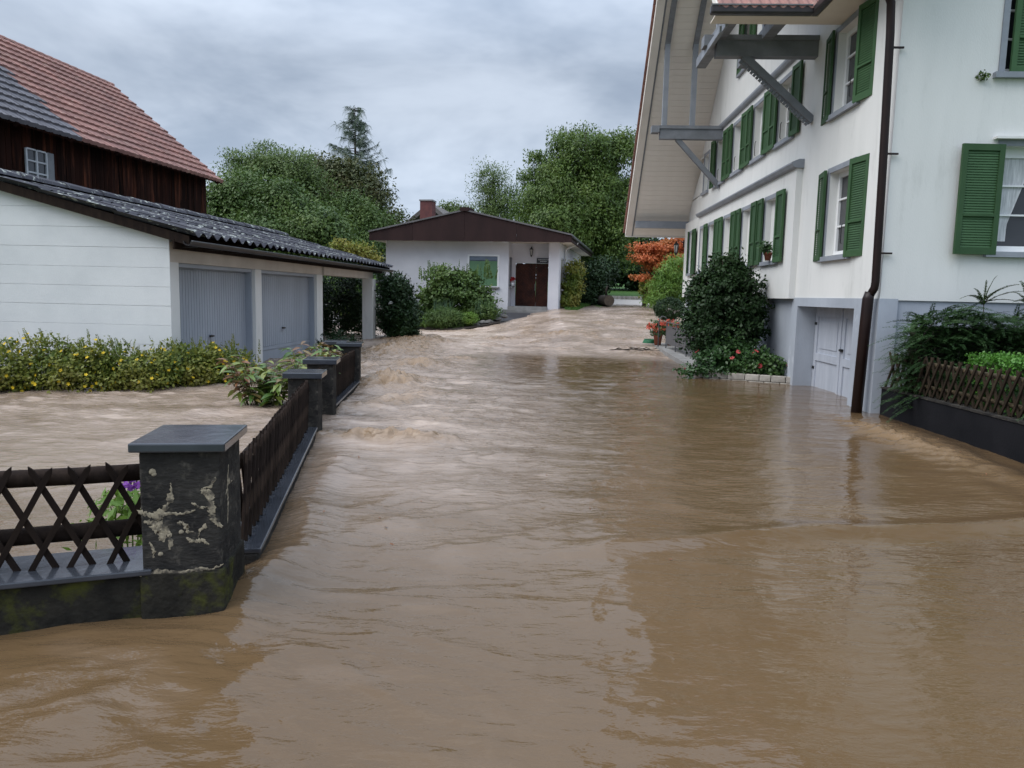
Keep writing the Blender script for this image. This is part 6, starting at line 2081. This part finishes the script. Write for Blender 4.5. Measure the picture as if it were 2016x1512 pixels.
# ---------------------------------------------------------------- trees
def L_(px, py, Y, rpx, rpz=None, ry=None):
    p = at(px, py, Y)
    k = Y / FPX
    return (p.x, p.y, p.z, rpx * k, (ry or rpx * k * 0.8), (rpz or rpx) * k)


tree('broadleaf_tree', 'large dark green broadleaf tree behind the barn gable', (-13.2, 38.5, 0.2),
     [L_(475, 415, 38, 66, 72), L_(555, 435, 37, 64, 66), L_(447, 455, 37, 56, 60), L_(530, 475, 36, 78, 48), L_(620, 455, 36, 58, 48)], 520, 170, 0.42, 0.155, 0.085, G['broad'], 200, 0.28, 3.0)
tree('walnut_tree', 'paler feathery tree top rising behind the dark broadleaf tree', (-13.5, 46.0, 0.5),
     [L_(525, 318, 46, 52, 36), L_(478, 345, 46, 40, 40), L_(585, 335, 46, 50, 40), L_(545, 370, 46, 85, 55), L_(610, 350, 46, 36, 34)], 190, 130, 0.40, 0.19, 0.07, G['walnut'], 201, 0.3, 4.0, droop=0.5)
tree('copper_tree', 'brownish olive dense tree right of the pale feathery tree', (-11.3, 52.0, 0.6),
     [L_(650, 355, 51, 55, 42), L_(690, 380, 50, 62, 52), L_(720, 410, 49, 38, 48), L_(610, 360, 52, 40, 42), L_(765, 440, 54, 34, 26)], 440, 80, 0.48, 0.21, 0.12, G['brownolive'], 202, 0.28, 4.0)
tree('young_tree', 'mid green rounded tree between dark broadleaf and bungalow roof', (-10.2, 46.0, 0.2),
     [L_(690, 440, 46, 58, 50), L_(728, 452, 46, 40, 40), L_(650, 465, 45, 50, 45), L_(690, 490, 45, 60, 40)], 420, 130, 0.42, 0.15, 0.08, G['broad'], 203, 0.2, 2.4)
shrub('golden_shrub', 'yellow green shrub glowing above the carport roof', (-7.6, 33.0, 0.2),
      [L_(690, 490, 33, 24, 12), L_(718, 496, 33, 18, 14), L_(668, 482, 33, 14, 9), L_(740, 512, 33, 12, 16)], 120, 22, 0.16, 0.14, 0.06, G['yellow'], 204, stems=12, droop=0.3)
shrub('laurel_screen', 'dark evergreen screen between carport roof and bungalow wall', (-6.4, 35.5, 0.2), [L_(738, 535, 38.5, 18, 40), L_(715, 560, 37.5, 26, 36), L_(690, 530, 37.5, 38, 28)], 320, 26, 0.2, 0.16, 0.08, G['dark'], 205, stems=8)
# larch with drooping sprays
la = thing('larch_tree', 'tall thin blue green larch standing above the other trees', 'tree', (-11.75, 56.0, 0.8), 0, 'trees beyond the flooded yard')
topz = at(697, 210, 56).z - 0.8
MB().tube([(0, 0, -0.3), (0.05, 0, topz * 0.5), (0, 0, topz)], [0.26, 0.16, 0.02], 8).build('trunk', MAT['bark'], la, True)
r_ = rng(210)
bb_, dd_, ll_ = [], [], []
brm = MB()
z = topz * 0.42
while z < topz - 0.2:
    f = (topz - z) / (topz * 0.58)
    for k in range(5):
        a = r_.random() * 2 * PI
        ln_ = (0.35 + 2.6 * f ** 0.65) * (0.55 + 0.6 * r_.random())
        d = np.array([math.cos(a), math.sin(a), 0.25 * r_.random()])
        zb = z
        z = z + 0.5 * (r_.random() - 0.5)
        tip = np.array([0, 0, z]) + d * ln_ + np.array([0, 0, 0.10 * ln_ * ln_ * 0.6])
        mid = np.array([0, 0, z]) + d * ln_ * 0.5 - np.array([0, 0, 0.06 * ln_])
        brm.tube([(0, 0, z), tuple(mid), tuple(tip)], [0.035, 0.02, 0.006], 5)
        for j in range(int(10 + 16 * ln_)):
            t = 0.2 + 0.8 * r_.random()
            p = (1 - t) ** 2 * np.array([0, 0, z]) + 2 * t * (1 - t) * mid + t * t * tip
            bb_.append(p)
            dd_.append(d * 0.5 + r_.normal(size=3) * 0.6 + np.array([0, 0, -0.35]))
            ll_.append(0.22 + 0.4 * r_.random())
        z = zb
    z += 0.34
brm.build('branches', MAT['bark'], la, True)
inst('crown', fastmesh('crown', sprays(r_, np.array(bb_), np.array(dd_), np.array(ll_), 26, 0.10, 0.036, droop=0.5), 4, G['bluegreen']), la)

tree('walnut_tree', 'huge olive green tree filling the view between bungalow and farmhouse', (5.2, 52.0, 1.2),
     [L_(1150, 320, 51, 75, 62), L_(1090, 350, 51, 60, 60), L_(1210, 340, 51, 50, 70), L_(1130, 400, 50, 95, 65), L_(1055, 390, 52, 45, 50), L_(1190, 420, 50, 70, 70), L_(1110, 450, 49, 90, 45), L_(1180, 480, 49, 80, 40), L_(1225, 290, 52, 30, 35)],
     400, 230, 0.46, 0.20, 0.09, G['olive'], 220, 0.42, 4.5, nl=34, droop=0.7, shell=0.55)
tree('slender_tree', 'slender pale tree left of the huge olive green tree', (-1.6, 62.0, 1.3),
     [L_(965, 350, 62, 30, 26), L_(975, 385, 62, 34, 34), L_(945, 385, 62, 20, 28), L_(1000, 400, 62, 35, 36), L_(960, 425, 62, 40, 22)], 150, 100, 0.46, 0.17, 0.065, G['walnut'], 221, 0.22, 6.0, nl=22, droop=0.5)
tree('slender_tree', 'small treetop just above the bungalow ridge', (-7.0, 64.0, 1.3), [L_(885, 412, 64, 22, 12), L_(900, 420, 64, 26, 10), L_(860, 425, 64, 14, 8)], 110, 22, 0.4, 0.26, 0.1, G['walnut'], 222, 0.14, 4.5, nl=8)
tree('dark_tree', 'dark shaded tree beyond the road end under the huge tree', (9.5, 60.0, 1.4),
     [L_(1230, 520, 60, 70, 40), L_(1160, 520, 60, 60, 40), L_(1300, 530, 60, 70, 45), L_(1220, 470, 60, 70, 40)], 560, 44, 0.6, 0.28, 0.15, G['dark'], 223, 0.3, 2.0)
# far wood closing the horizon
r_ = rng(230)
lobes = []
for x in np.linspace(-95, 120, 60):
    lobes.append((x, 95 + 14 * r_.random(), 3.0 + 2.2 * r_.random(), 4.5, 4, 3.4 + 1.8 * r_.random()))
me_, _ = crown_mesh('far_wood', 231, lobes, 1500, 22, 1.2, 0.9, 0.5, G['dark'], 0.6)
tag(inst('far_wood', me_), 'far dark belt of trees closing the horizon', 'wood', kind='stuff')

# ---------------------------------------------------------------- flotsam
fo = MB().prism([(-0.06, -0.025), (0.03, -0.035), (0.06, 0.0), (0.03, 0.035), (-0.05, 0.03)], 2, -0.01, 0.03).build('floating_scrap', MAT['orange'], None, bevel=0.008)
fo.location = tuple(at(838, 829, 9.6)[:2]) + (0.02,)
tag(fo, 'small orange scrap floating in the rough mid water', 'litter')
tw = thing('twig_raft', 'raft of dark twigs caught at the corner of the path', 'twigs', (3.8, 22.9, 0.03))
rr = random.Random(31)
for i in range(16):
    x, y, a, l_ = rr.uniform(-0.9, 0.5), rr.uniform(-0.3, 0.3), rr.uniform(-0.6, 0.6), rr.uniform(0.25, 0.8)
    MB().tube([(x, y, 0.02), (x + math.cos(a) * l_ * 0.5, y + math.sin(a) * l_ * 0.5, 0.05 + rr.uniform(0, 0.05)), (x + math.cos(a) * l_, y + math.sin(a) * l_, 0.02)], [0.014, 0.012, 0.006], 5).build('twig', MAT['bark'], tw)

r_ = rng(900)
n = 170
fxp = np.concatenate([-1.2 + 0.5 * r_.normal(size=60), 4.9 + 0.25 * r_.normal(size=40), 0.5 + 1.6 * r_.normal(size=70)])
fyp = np.concatenate([5.0 + 3.0 * r_.random(60), 6.5 + 4.0 * r_.random(40), 3.5 + 10.0 * r_.random(70)])
fxp[:60] -= 0.17 * (fyp[:60] - 4.0)
ci = np.clip(np.searchsorted(ry, fyp), 1, NR - 1)
uxi = np.clip(((fxp - xl[ci, 0]) / (xr[ci, 0] - xl[ci, 0]) * (NC - 1)).astype(int), 0, NC - 1)
P = np.stack([fxp, fyp, ZZ[ci, uxi] + 0.006], 1)
A = unit(np.stack([r_.normal(size=n), r_.normal(size=n), 0.1 * r_.normal(size=n)], 1))
sz = 0.012 + 0.03 * r_.random(n) ** 2
tag(inst('floating_debris', fastmesh('floating_debris', leaf_quads(P, A, np.array([[0, 0, 1.0]]) + 0.15 * r_.normal(size=(n, 3)), sz, sz * 0.5), 4, G['dry'])), 'scattered leaf flecks drifting on the flood', 'debris', kind='stuff')
